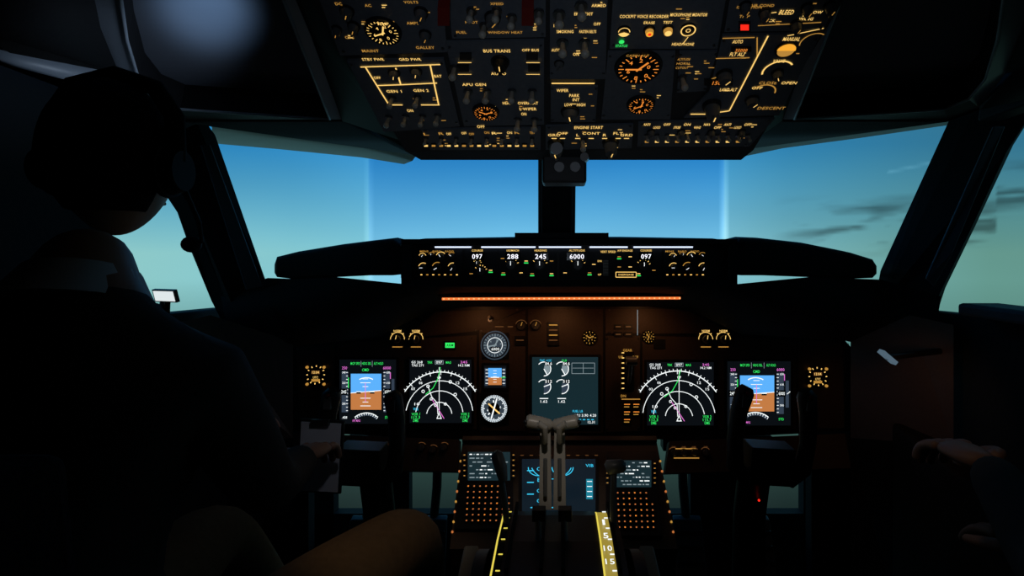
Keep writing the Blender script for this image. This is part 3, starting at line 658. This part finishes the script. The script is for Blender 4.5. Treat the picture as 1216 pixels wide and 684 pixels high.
def cdu(x0,x1,yt,yb,sx0,sy0,sx1,sy1):
    m=M('control_display_unit'); w=x1-x0
    FP.prism(m,[(x0+4,yt),(x1-2,yt),(x1+5 if x0>660 else x1-1,yb),(x0+3 if x0>660 else x0-6,yb)],0,0.012,BLK)
    FP.rect(m,sx0,sy0,sx1,sy1,DTL,0.0125)
    sw=sx1-sx0; sh=sy1-sy0
    for r in range(7):
        x=sx0+2
        while x<sx1-5:
            l=random.choice((2,3,4,6)); 
            if random.random()<0.72: FP.line(m,[(x,sy0+3+r*sh/7.4),(min(x+l,sx1-2),sy0+3+r*sh/7.4)],1.6,WG if random.random()<.55 else WH,0.013)
            x+=l+1.6
    for r in range(5):
        for sx in (sx0-4,sx1+4): FP.bx(m,sx-2,sy0+3+r*sh/5.5,sx+2,sy0+6+r*sh/5.5,0.012,0.015,KN); FP.rect(m,sx-1,sy0+4+r*sh/5.5,sx+1,sy0+5+r*sh/5.5,A2,0.0152)
    rows=7; 
    for r in range(rows):
        y=sy1+8+r*((yb-8-sy1-8)/(rows-1)); ex=(y-sy1)*0.05*(-1 if x0<660 else 1)
        for k in range(8):
            x=sx0+1+k*(sw-1)/7+ex
            if r<2 and k==7: continue
            FP.cyl(m,x,y,2.6,2.3,0.012,0.016,BLK,8); FP.disc(m,x,y,1.0,KEYL if (k+r)%4 else AO,0.0164,8)
    m.done()
cdu(546,611,533,632,556,541,606,575); cdu(716,781,540,640,725,551,773,583)
m=M('lower_display_unit'); FP.bx(m,616,544,711,614,0,0.008,BLK); FP.rect(m,620,548,707,610,emi('lower_display_glow','#0c1a24',1.0),0.0085)
for x in (640,668):
    FP.ring(m,x,558,12,13,CY_,0.009,180,360,20)
FP.ring(m,655,552,24,25,CY_,0.009,200,340,24)
for y in (560,573,586,598): 
    FP.text(m,'E' if y==573 else 'C',640,y,4.5,CY_,z=0.0092)
FP.text(m,'VIB',700,556,3.4,CY_,z=.0092)
FP.rect(m,696,572,704,596,emi('lower_cyan_block','#1a8098'),0.009)
for k in range(4): FP.line(m,[(697,575+k*6),(703,575+k*6)],1,WH,0.0095)
for k in range(3): FP.line(m,[(626,562+k*14),(634,562+k*14)],1.4,CY_,0.009)
FP.line(m,[(630,606),(668,606)],1.4,CY_,.009)
m.done()
# ---------------------------------------------------------------- throttle quadrant
tq=empty('throttle_quadrant',(0,0.9,0)); TI=Matrix.Translation((0,-0.9,0))
m=M('quadrant_body')
pro=[(1.10,0.0),(1.10,0.64),(1.06,0.675),(1.00,0.697),(0.90,0.702),(0.80,0.695),(0.70,0.665),(0.62,0.60),(0.60,0.0)]
xs=(-0.112,0.108)
for x in xs: m.add([(x,y,z) for y,z in pro],[list(range(len(pro)))],BLK)
for (y0,z0),(y1,z1) in zip(pro,pro[1:]): m.add([(xs[0],y0,z0),(xs[1],y0,z0),(xs[1],y1,z1),(xs[0],y1,z1)],[[0,1,2,3]],BLK)
for x in (-0.03,0.005,-0.085,0.095): m.box((x,0.93,0.699),(0.006,0.22,0.01),BLKM)
ob=m.done(parent=tq); ob.matrix_parent_inverse=TI
HP=Pn((0,0.9,0.703),(0,0,1))
m=M('flap_scale')
def zt(y): 
    for (a,b),(c2,d2) in zip(pro[1:],pro[2:]):
        if c2<=y<=a: return b+(d2-b)*(a-y)/(a-c2) if a!=c2 else b
    return 0.6
SBL=emi('scale_backlight','#a08c38',0.95)
for x0,x1,mt in ((0.068,0.090,YEL),(-0.109,-0.094,YEL)):
    ys=[1.02-0.02*i for i in range(18)]
    m.grid([[(x0,y,zt(y)+0.003) for y in ys],[(x1,y,zt(y)+0.003) for y in ys]],SBL if x0>0 else BLKM,False)
    m.grid([[(x0,y,zt(y)+0.0035) for y in ys],[(x0+0.003,y,zt(y)+0.0035) for y in ys]],mt,False)
    for y in ys[::2]: m.box((x1-0.004,y,zt(y)+0.004),(0.007,0.0022,0.001),WH if x0>0 else mt)
for t,py,w in (('1',622,3),('5',638,6),('10',653,10),('15',669,11)):
    d=0.497*620/(py-300)
    HP.text(m,t,665+0.080/d*620,py,6.5,WH,w,0.003)
ob=m.done(parent=tq); ob.matrix_parent_inverse=TI
def lever(m,bx,dx,sgn):
    bot=W(bx,606,1.0); top=W(bx,510,1.03)
    m.prism([bot+Vector((-0.0125,0,0)),bot+Vector((0.0125,0,0)),top+Vector((0.0105,0,0)),top+Vector((-0.0105,0,0))],(0,0.022,0),LEV)
    c=top+Vector((0.0,0.0,0.012)); 
    e=c+Vector((sgn*0.038,0,0.006)); s0=c-Vector((sgn*0.014,0,0.004))
    m.tube([s0,s0+(e-s0)*0.1,s0+(e-s0)*0.5,s0+(e-s0)*0.92,e],[0.008,0.013,0.015,0.015,0.010],LEV,12,flat=0.85)
    f=c+Vector((0,-0.03,-0.025)); m.tube([c+Vector((0,0,-0.005)),f,f+Vector((0,-0.008,0.03)),f+Vector((sgn*0.012,-0.01,0.038))],[0.005,0.006,0.007,0.007],LEV,8)
    m.cyl(bot+Vector((0,-0.004,0.03)),bot+Vector((0,-0.004,0.10)),0.004,0.004,KN,8)
    m.ball(e+Vector((0,-0.01,0)),(0.005,0.005,0.005),BLK,8,6)
m=M('throttle_levers'); lever(m,647.5,0,-1); lever(m,664.5,0,1)
for x in (640,671):
    m.cyl(W(x,650,0.9),W(x-1,612,0.93),0.006,0.006,KN,8); m.box(W(x,610,0.93),(0.024,0.02,0.02),BLK)
ob=m.done(bevel=0.003,parent=tq); ob.matrix_parent_inverse=TI
m=M('speed_brake_lever')
m.tube([W(603,640,0.95),W(600,600,0.98),W(594,560,1.0)],[0.006,0.006,0.006],KN,8); m.tube([W(598,572,0.99),W(595,556,1.0),W(590,540,1.01),W(588,536,1.01)],[0.008,0.012,0.012,0.006],KN,10)
m.tube([W(728,640,0.95),W(728,600,0.98),W(729,562,1.0)],[0.006,0.006,0.006],KN,8); m.tube([W(719,556,1.0),W(722,555,1.0),W(739,553,1.0),W(743,553,1.0)],[0.008,0.014,0.013,0.007],KN,10)
ob=m.done(parent=tq); ob.matrix_parent_inverse=TI
m=M('trim_wheels')
for sx in (-0.132,0.130):
    m.cyl((sx-0.01,0.86,0.58),(sx+0.01,0.86,0.58),0.115,0.115,BLK,48); m.cyl((sx-0.012,0.86,0.58),(sx+0.012,0.86,0.58),0.09,0.09,BLKM,32)
    for k in range(3): a=0.3+k*2.09; m.box((sx,0.86+0.116*math.cos(a),0.58+0.116*math.sin(a)),(0.012,0.006,0.006),KNL)
    s=1 if sx>0 else -1
    h=Vector((sx+s*0.02,0.90,0.67))
    m.prism([h+Vector((-0.014,0,0.012)),h+Vector((0.012,0,0.012)),h+Vector((0.018,-0.05,-0.022)),h+Vector((-0.018,-0.05,-0.022))],(0,0.004,0.012),KNL)
ob=m.done(bevel=0.003,parent=tq); ob.matrix_parent_inverse=TI
# ---------------------------------------------------------------- control yokes
def yoke(hx,hy,hz,rot,board):
    e=empty('control_yoke',(hx,hy,0)); inv=Matrix.Translation((-hx,-hy,0))
    H=Vector((hx,hy,hz)); m=M('wheel'); R=Matrix.Rotation(rot,3,'Y')
    def T(x,y,z): return H+R@Vector((x*0.68,y,z))
    m.box(H,(0.10,0.06,0.085),BLK,R); m.box(T(0,-0.035,0),(0.06,0.02,0.06),BLKM,R)
    for s in (-1,1):
        m.tube([T(0.03*s,0,-0.02),T(0.08*s,0,-0.035),T(0.115*s,-0.005,-0.01),T(0.125*s,-0.01,0.05),T(0.118*s,-0.015,0.12),T(0.105*s,-0.02,0.165),T(0.097*s,-0.02,0.178)],[0.022,0.021,0.02,0.018,0.020,0.022,0.014],BLK,12)
        m.box(T(0.108*s,-0.035,0.15),(0.018,0.012,0.03),KN,R); m.cyl(T(0.105*s,-0.03,0.165),T(0.105*s,-0.045,0.17),0.005,0.004,REDG,8)
    ob=m.done(bevel=0.004,parent=e); ob.matrix_parent_inverse=inv
    m=M('column'); m.tube([(hx,hy+0.02,hz),(hx,hy+0.08,hz-0.04),(hx,hy+0.12,hz-0.18),(hx,hy+0.14,0.05),(hx,hy+0.14,0)],[0.035,0.04,0.04,0.045,0.06],BLK,14)
    if not board: m.ball((hx-0.0,hy+0.055,hz-0.115),(0.003,0.003,0.003),RED,8,6)
    ob=m.done(parent=e); ob.matrix_parent_inverse=inv
    if board:
        m=M('clipboard'); m.box(T(-0.11,-0.055,0.035),(0.10,0.006,0.165),BLK,R); m.box(T(-0.11,-0.061,0.035),(0.09,0.002,0.155),PAPER,R); m.box(T(-0.11,-0.066,0.115),(0.04,0.01,0.012),SCREW,R)
        ob=m.done(parent=e); ob.matrix_parent_inverse=inv
yoke(-0.47,1.24,0.70,0.05,True); yoke(0.486,1.22,0.71,0.06,False)
# ---------------------------------------------------------------- rudder pedals / footwell
def pedals(cx):
    m=M('rudder_pedals')
    for s in (-0.11,0.11):
        x=cx+s
        m.prism([(x-0.05,1.62,0.16),(x+0.05,1.62,0.16),(x+0.045,1.68,0.34),(x-0.045,1.68,0.34)],(0,0.02,0.006),KN)
        for k in range(4): m.box((x,1.625+k*0.013,0.19+k*0.04),(0.085,0.012,0.008),BLK)
        m.tube([(x,1.68,0.3),(x,1.74,0.42),(x,1.76,0.6)],[0.014,0.016,0.016],BLK,8)
        m.tube([(x,1.66,0.17),(x,1.70,0.08),(x,1.70,-0.0)],[0.014,0.016,0.02],BLK,8)
    m.box((cx,1.745,0.57),(0.36,0.05,0.05),BLK); m.box((cx,1.69,0.03),(0.34,0.1,0.06),BLK)
    m.done(bevel=0.003)
m=M('nose_bulkhead')
m.box((0,1.82,0.32),(0.5,0.04,0.64),LINERD); m.box((0,1.82,0.15),(2.1,0.04,0.3),LINERD); m.box((-0.93,1.82,0.3),(0.3,0.04,0.6),LINERD); m.box((0.95,1.82,0.3),(0.22,0.04,0.6),LINERD)
m.box((0,1.82,0.68),(2.1,0.04,0.14),LINERD)
m.box((-0.55,1.82,0.45),(0.06,0.04,0.35),LINERD); m.box((0.55,1.82,0.45),(0.2,0.04,0.35),LINERD)
for s in (-1,1): m.box((s*0.93,1.66,0.30),(0.28,0.04,0.60),LINERD)
m.done()
pedals(-0.52); pedals(0.52)
for sg in (-1,1):
    m=M('side_console')
    x=sg*0.94; w=317 if sg<0 else 345
    m.prism([(x-0.04,0.4,0),(x-0.04,1.42,0),(x-0.04,1.42,0.74),(x-0.04,1.2,0.70),(x-0.04,0.4,0.68)],(0.08,0,0),LINERD)
    for k in range(5): m.cyl((x,0.9+k*0.11,0.69),(x,0.9+k*0.11,0.72),0.014,0.012,KN,12)
    m.add([W(665+sg*w,406,1.55),W(665+sg*w,520,1.52),(sg*0.98,1.3,0.72),(sg*0.98,1.3,1.02),(sg*0.95,1.42,1.03)],[[0,1,2,3,4]],PANEL)
    m.add([W(665+sg*w,520,1.52),(W(665+sg*w,520,1.52).x,1.52,0),(sg*0.98,1.44,0),(sg*0.98,1.3,0.72)],[[0,1,2,3]],LINERD)
    m.done(bevel=0.01)
m=M('tablet_computer'); R=Matrix.Rotation(-0.3,3,'Z')@Matrix.Rotation(0.25,3,'X')
tc=W(197,351,1.22); m.box(tc,(0.07,0.008,0.03),BLK,R); m.box(tc+R@Vector((0,-0.0045,0)),(0.062,0.001,0.024),emi('tablet_screen','#dfe8ea',1.0),R)
m.tube([tc+Vector((0,0.005,-0.01)),tc+Vector((-0.02,0.03,-0.05)),Vector((-0.96,1.26,1.08))],0.006,BLK,8); m.done()
m=M('pale_fitting'); p=W(1054,424,1.3); m.box(p,(0.045,0.02,0.010),emi('fitting_glow','#5d7484',0.7),Matrix.Rotation(0.7,3,'Y')); m.tube([p,p+Vector((0.05,0.02,-0.0)),Vector((1.0,1.34,0.95))],0.008,BLK,8); m.done()  # pale wall fitting given a glow for brightness; not a lamp
# ---------------------------------------------------------------- people
HAIR=mat('hair_black','#0a0909',0.9,bump=0.6,scale=250,spec=0.05); SKIN=mat('skin','#8a6450',0.55,bump=0.05,scale=120)
SHIRT=mat('shirt_cloth','#34302d',0.9,bump=0.4,scale=40,spec=0.15); KHAKI=mat('trousers_khaki','#7a6248',0.9,bump=0.35,scale=70,var=0.1,spec=0.2); SHOE=mat('shoe_leather','#15120f',0.4)
DARKT=mat('trousers_dark','#3c3028',0.9,bump=0.3,scale=70,spec=0.2)
COL=mat('collar_white','#a8a8ac',0.8); LIPS=mat('lips','#7a4038',0.5)
def skin_mesh(verts,edges,radii,lvl=2,root=0):
    me=bpy.data.meshes.new('sk'); me.from_pydata(verts,edges,[]); o=bpy.data.objects.new('sk',me); scene.collection.objects.link(o)
    md=o.modifiers.new('s','SKIN'); md.use_smooth_shade=True
    for i,v in enumerate(me.skin_vertices[0].data):
        r=radii[i]; v.radius=r if hasattr(r,'__len__') else (r,r); v.use_root=(i==root)
    s=o.modifiers.new('ss','SUBSURF'); s.levels=lvl; s.render_levels=lvl
    bpy.context.view_layer.update()
    dg=bpy.context.evaluated_depsgraph_get(); e=o.evaluated_get(dg); m2=e.to_mesh()
    vs=[v.co.copy() for v in m2.vertices]; fs=[list(p.vertices) for p in m2.polygons]
    e.to_mesh_clear(); bpy.data.objects.remove(o); return vs,fs
def hand(m,wrist,fdir,palm_n,side,curl=0.6):
    f=Vector(fdir).normalized(); n=Vector(palm_n).normalized(); n=(n-f*n.dot(f)).normalized(); s=f.cross(n)*side
    w=Vector(wrist)
    vs=[w,w+f*0.04,w+f*0.085]; ed=[(0,1),(1,2)]; rd=[(0.024,0.018),(0.036,0.015),(0.038,0.013)]
    a,b=skin_mesh(vs,ed,rd,2); m.add(a,b,SKIN,True)
    for k,(off,l) in enumerate(((0.028,0.072),(0.010,0.08),(-0.009,0.075),(-0.027,0.058))):
        p=w+f*0.07+s*off; pts=[p]; d=f.copy(); nn=n.copy()
        for j,sg in enumerate((0.2,0.42,0.32,0.26)):
            an=curl*(0.0,0.75,0.8,0.6)[j]
            d,nn=(d*math.cos(an)+nn*math.sin(an)).normalized(),(nn*math.cos(an)-d*math.sin(an)).normalized()
            pts.append(pts[-1]+d*l*sg*1.1)
        a,b=skin_mesh(pts,[(i,i+1) for i in range(4)],[0.010,0.0095,0.009,0.0085,0.007],1); m.add(a,b,SKIN,True)
    p=w+f*0.025+s*0.026; pts=[p,p+(f*0.5+s*0.8).normalized()*0.032,p+(f*0.8+s*0.65).normalized()*0.062+n*0.008,p+(f*1.0+s*0.5).normalized()*0.085+n*0.018]
    a,b=skin_mesh(pts,[(0,1),(1,2),(2,3)],[0.013,0.012,0.0105,0.008],1); m.add(a,b,SKIN,True)
def head(m,c,Rm):
    c=Vector(c); nu,nv=40,28
    vs=[]
    for i in range(nv+1):
        th=math.pi*i/nv
        for k in range(nu):
            ph=2*math.pi*k/nu
            x=math.sin(th)*math.cos(ph); y=math.sin(th)*math.sin(ph); z=math.cos(th)
            X=x*0.076; Y=y*0.098; Z=z*0.118
            if z<0: X*=1-0.28*(-z)**1.5; Y=Y*(1-0.12*(-z)) if y<0 else Y*(1-0.10*(-z))
            if z<-0.1 and y<0: Y*=1-0.25*min(1,(-z-0.1))
            if y>0.6:
                g=lambda zz,xx,sz,sx: math.exp(-((z-zz)/sz)**2-((x-xx)/sx)**2)
                Y+=0.026*g(-0.16,0,0.14,0.13)+0.012*g(-0.02,0,0.2,0.1)-0.010*g(0.02,0.35,0.12,0.2)-0.010*g(0.02,-0.35,0.12,0.2)+0.008*g(-0.5,0,0.08,0.25)+0.01*g(-0.85,0,0.15,0.3)+0.005*g(0.18,0,0.1,0.6)
            vs.append(c+Rm@Vector((X,Y,Z)))
    F1=[[i*nu+k,(i+1)*nu+k,(i+1)*nu+(k+1)%nu,i*nu+(k+1)%nu] for i in range(nv) for k in range(nu)]
    m.add(vs,F1,SKIN,True)
    hv=[]
    for i in range(nv+1):
        th=math.pi*i/nv
        for k in range(nu):
            ph=2*math.pi*k/nu; x=math.sin(th)*math.cos(ph); y=math.sin(th)*math.sin(ph); z=math.cos(th)
            p=vs[i*nu+k]-c; lim=(0.45 if y>0.35 else (-0.05 if y>-0.05 else -0.68))
            g=1.07 if z>lim else 0.985
            g+=0.010*noise.noise(Vector((x,y,z))*6)
            hv.append(c+Vector(p)*g)
    m.add(hv,F1,HAIR,True)
    for s in (-1,1):
        m.ball(c+Rm@Vector((s*0.078,-0.004,-0.012)),(0.009,0.018,0.03),SKIN,10,8,Rm)
        m.ball(c+Rm@Vector((s*0.028,0.083,0.004)),(0.013,0.011,0.009),COL,10,8,Rm); m.ball(c+Rm@Vector((s*0.028,0.092,0.004)),(0.005,0.004,0.005),BLKM,8,6,Rm)
        m.tube([c+Rm@Vector((s*0.014,0.094,0.02)),c+Rm@Vector((s*0.045,0.086,0.022))],[0.004,0.002],HAIR,6)
    m.tube([c+Rm@Vector((-0.022,0.088,-0.06)),c+Rm@Vector((0,0.095,-0.058)),c+Rm@Vector((0.022,0.088,-0.06))],[0.003,0.006,0.003],LIPS,8)
def person(J,trous,headc,Rm,handL=None,handR=None):
    e=empty('pilot',(J['pel'][0],J['pel'][1],0)); inv=Matrix.Translation((-J['pel'][0],-J['pel'][1],0))
    names=list(J.keys()); vs=[Vector(J[n]) for n in names]
    ix={n:i for i,n in enumerate(names)}
    ch=['pel-sp1','sp1-sp2','sp2-chest','chest-neck0','neck0-neck1','chest-shL','shL-elL','elL-wrL','chest-shR','shR-elR','elR-wrR','pel-hipL','hipL-midL','midL-knL','knL-cfL','cfL-anL','anL-toL','pel-hipR','hipR-midR','midR-knR','knR-cfR','cfR-anR','anR-toR']
    ed=[(ix[c.split('-')[0]],ix[c.split('-')[1]]) for c in ch]
    rad={'pel':(0.15,0.12),'sp1':(0.15,0.12),'sp2':(0.16,0.12),'chest':(0.16,0.12),'neck0':(0.072,0.072),'neck1':(0.056,0.058),'sh':0.072,'el':0.048,'wr':0.032,'hip':0.105,'mid':0.092,'kn':0.068,'cf':0.062,'an':0.042,'to':0.038}
    rd=[rad[n] if n in rad else rad[n[:-1]] for n in names]
    a,b=skin_mesh(vs,ed,rd,2,ix['pel'])
    m=M('body')
    segs=[]
    for (i,j),c in zip(ed,ch):
        if 'neck1' in c: mt=SKIN
        elif 'an' in c and 'to' in c: mt=SHOE
        elif any(q_ in c for q_ in ('hip','mid','kn','cf')): mt=trous
        else: mt=SHIRT
        segs.append((vs[i],vs[j],mt))
    groups={}
    for f in b:
        cc=sum((a[i] for i in f),Vector())/len(f); best=None
        for p,q2,mt in segs:
            d=q2-p; t=max(0,min(1,(cc-p).dot(d)/d.length_squared)); dist=(cc-(p+d*t)).length
            if best is None or dist<best[0]: best=(dist,mt)
        groups.setdefault(best[1],[]).append(f)
    base=len(m.v); m.v+=[tuple(v) for v in a]
    for mt,fl in groups.items():
        k=m.idx(mt)
        for f in fl: m.f.append([i+base for i in f]); m.mi.append(k); m.sm.append(True)
    ob=m.done(parent=e); ob.matrix_parent_inverse=inv
    m=M('head'); head(m,headc,Rm); ob=m.done(parent=e); ob.matrix_parent_inverse=inv
    m=M('collar'); n0=Vector(J['neck0']); n1=Vector(J['neck1'])
    ax=(n1-n0).normalized()
    m.tube([n0+ax*0.0,n0+ax*0.03,n0+ax*0.05],[0.092,0.076,0.066],COL,20); ob=m.done(parent=e); ob.matrix_parent_inverse=inv
    m=M('hands')
    for nm,spec in (('L',handL),('R',handR)):
        if spec: hand(m,J['wr'+nm],spec[0],spec[1],spec[2],spec[3])
    ob=m.done(parent=e); ob.matrix_parent_inverse=inv
    m=M('headset'); c=Vector(headc); T=lambda x,y,z:c+Rm@Vector((x,y,z))
    m.tube([T(-0.090,0,0.0),T(-0.088,0,0.07),T(-0.060,0,0.116),T(0,0,0.135),T(0.060,0,0.116),T(0.088,0,0.07),T(0.090,0,0.0)],0.009,BLKM,10,flat=1.6)
    for s in (-1,1):
        m.cyl(T(s*0.080,0,-0.015),T(s*0.102,0,-0.015),0.040,0.032,BLKM,20); m.cyl(T(s*0.074,0,-0.015),T(s*0.083,0,-0.015),0.043,0.043,BLKM,20)
    m.tube([T(0.098,0.01,-0.045),T(0.098,0.05,-0.095),T(0.078,0.095,-0.125),T(0.06,0.108,-0.130)],[0.0035]*4,BLKM,8); m.ball(T(0.052,0.112,-0.130),(0.018,0.013,0.015),BLKM,10,8)
    ob=m.done(parent=e); ob.matrix_parent_inverse=inv
Jc=dict(pel=(-0.60,0.62,0.62),sp1=(-0.61,0.62,0.74),sp2=(-0.625,0.64,0.88),chest=(-0.645,0.68,1.00),neck0=(-0.675,0.73,1.125),neck1=(-0.685,0.77,1.24),
 shL=(-0.83,0.72,1.03),elL=(-0.86,0.90,0.84),wrL=(-0.72,1.08,0.84),shR=(-0.475,0.71,1.015),elR=(-0.465,0.83,0.82),wrR=(-0.50,1.02,0.80),
 hipL=(-0.66,0.68,0.60),midL=(-0.70,0.88,0.62),knL=(-0.72,1.10,0.62),cfL=(-0.70,1.22,0.42),anL=(-0.66,1.38,0.12),toL=(-0.65,1.50,0.05),
 hipR=(-0.48,0.68,0.60),midR=(-0.385,0.88,0.62),knR=(-0.305,1.08,0.62),cfR=(-0.33,1.22,0.42),anR=(-0.38,1.36,0.12),toR=(-0.39,1.48,0.05))
person(Jc,KHAKI,(-0.70,0.82,1.345),Matrix.Rotation(0.12,3,'Z'),((0.3,1,0.0),(0,0.2,-1),-1,0.5),((-0.1,1,-0.1),(0,0.1,-1),1,0.5))
sw={}
for k,v in Jc.items():
    kk=k
    if k[-1]=='L': kk=k[:-1]+'R'
    elif k[-1]=='R': kk=k[:-1]+'L'
    sw[kk]=(-v[0]+0.03,v[1]-0.24,v[2])
Jf={k:sw[k] for k in Jc.keys()}
Jf['elL']=(0.57,0.58,0.82); Jf['wrL']=(0.655,0.80,0.875)
Jf['elR']=(0.82,0.60,0.80); Jf['wrR']=(0.78,0.82,0.72)
person(Jf,DARKT,(0.73,0.58,1.345),Matrix.Rotation(0.1,3,'Z'),((0.02,1,0.02),(0,0.1,-1),-1,0.6),((-0.1,1,0),(0,0.2,-1),1,0.5))
def seat(cx,cy):
    m=M('pilot_seat')
    m.box((cx,cy+0.2,0.46),(0.44,0.48,0.12),SEATM); m.box((cx,cy-0.12,0.74),(0.42,0.10,0.60),SEATM,Matrix.Rotation(0.1,3,'X'))
    m.box((cx,cy-0.16,1.10),(0.24,0.07,0.12),SEATM)
    m.box((cx,cy+0.15,0.38),(0.38,0.40,0.06),BLK); m.box((cx,cy+0.15,0.19),(0.2,0.24,0.38),BLK); m.box((cx,cy+0.15,0.015),(0.34,0.5,0.03),BLK)
    for s in (-1,1): m.box((cx+s*0.24,cy+0.1,0.70),(0.05,0.32,0.045),SEATM); m.box((cx+s*0.24,cy-0.06,0.57),(0.03,0.05,0.26),BLK)
    m.done(bevel=0.025,segs=3)
seat(-0.60,0.52); seat(0.61,0.28)
# ---------------------------------------------------------------- lights
def spot(name,loc,target,col,power,angle=60,size=0.02,blend=0.8):
    l=bpy.data.lights.new(name,'SPOT'); l.energy=power; l.color=col; l.spot_size=math.radians(angle); l.spot_blend=blend; l.shadow_soft_size=size
    o=bpy.data.objects.new(name,l); scene.collection.objects.link(o); o.location=loc
    o.rotation_euler=(Vector(target)-Vector(loc)).to_track_quat('-Z','Y').to_euler(); return o
warm=(1.0,0.42,0.16)
for x in (-0.25,0.0,0.25):
    spot('glareshield_flood',(x,1.50,1.035),(x*1.0,1.62,0.86),warm,0.16,140,0.02)
spot('added_overhead_spot',(0.0,0.45,1.5),(0.0,1.03,0.82),(1.0,0.90,0.80),6,16,0.02)  # added spot, no real fixture; brightens the throttle levers
spot('added_overhead_spot',(-0.2,0.5,1.60),(-0.33,1.0,0.66),(1.0,0.72,0.45),2.4,24,0.03)  # added spot that warms the captain's knee and the pedestal side
spot('added_overhead_spot',(-0.1,0.60,1.50),(-0.545,1.18,0.74),(0.85,0.88,1.0),1.4,13,0.02)  # added spot to lift the clipboard paper out of the dark
spot('added_overhead_spot',(0.35,0.50,1.45),(0.665,0.88,0.87),(1.0,0.78,0.58),0.7,20,0.02)  # added spot to make the right pilot's hand visible
spot('added_cool_spot',(-0.28,0.45,1.38),EPL.at(246,12),(0.45,0.68,1.0),42,15,0.03,1.0)  # added spot imitating the bluish reflection on the left window cover
spot('added_cool_spot',(-0.48,0.96,1.38),EPL.at(125,60),(0.62,0.76,0.98),1.6,66,0.03,1.0)  # added spot to bring out the left window rim
spot('added_cool_spot',(0.0,-0.2,1.1),OH.at(665,90),(0.7,0.82,1.0),3.5,46,0.05,1.0)  # added fill from behind and below to lift the overhead plates
spot('console_light',(0.80,1.20,0.95),(0.93,1.35,0.80),warm,0.14,110,0.02)
wd=bpy.data.worlds.new('world'); scene.world=wd; wd.use_nodes=True
wd.node_tree.nodes['Background'].inputs['Color'].default_value=(0.001,0.0015,0.002,1)
# ---------------------------------------------------------------- camera
cam=bpy.data.cameras.new('camera'); co=bpy.data.objects.new('camera',cam); scene.collection.objects.link(co)
co.location=C; co.rotation_euler=(math.pi/2,0,0)
cam.sensor_width=36; cam.lens=F/1216*36; cam.shift_x=-(CX-608)/1216; cam.shift_y=-(342-CY)/1216
cam.clip_start=0.01
scene.camera=co
scene.view_settings.view_transform='Standard'
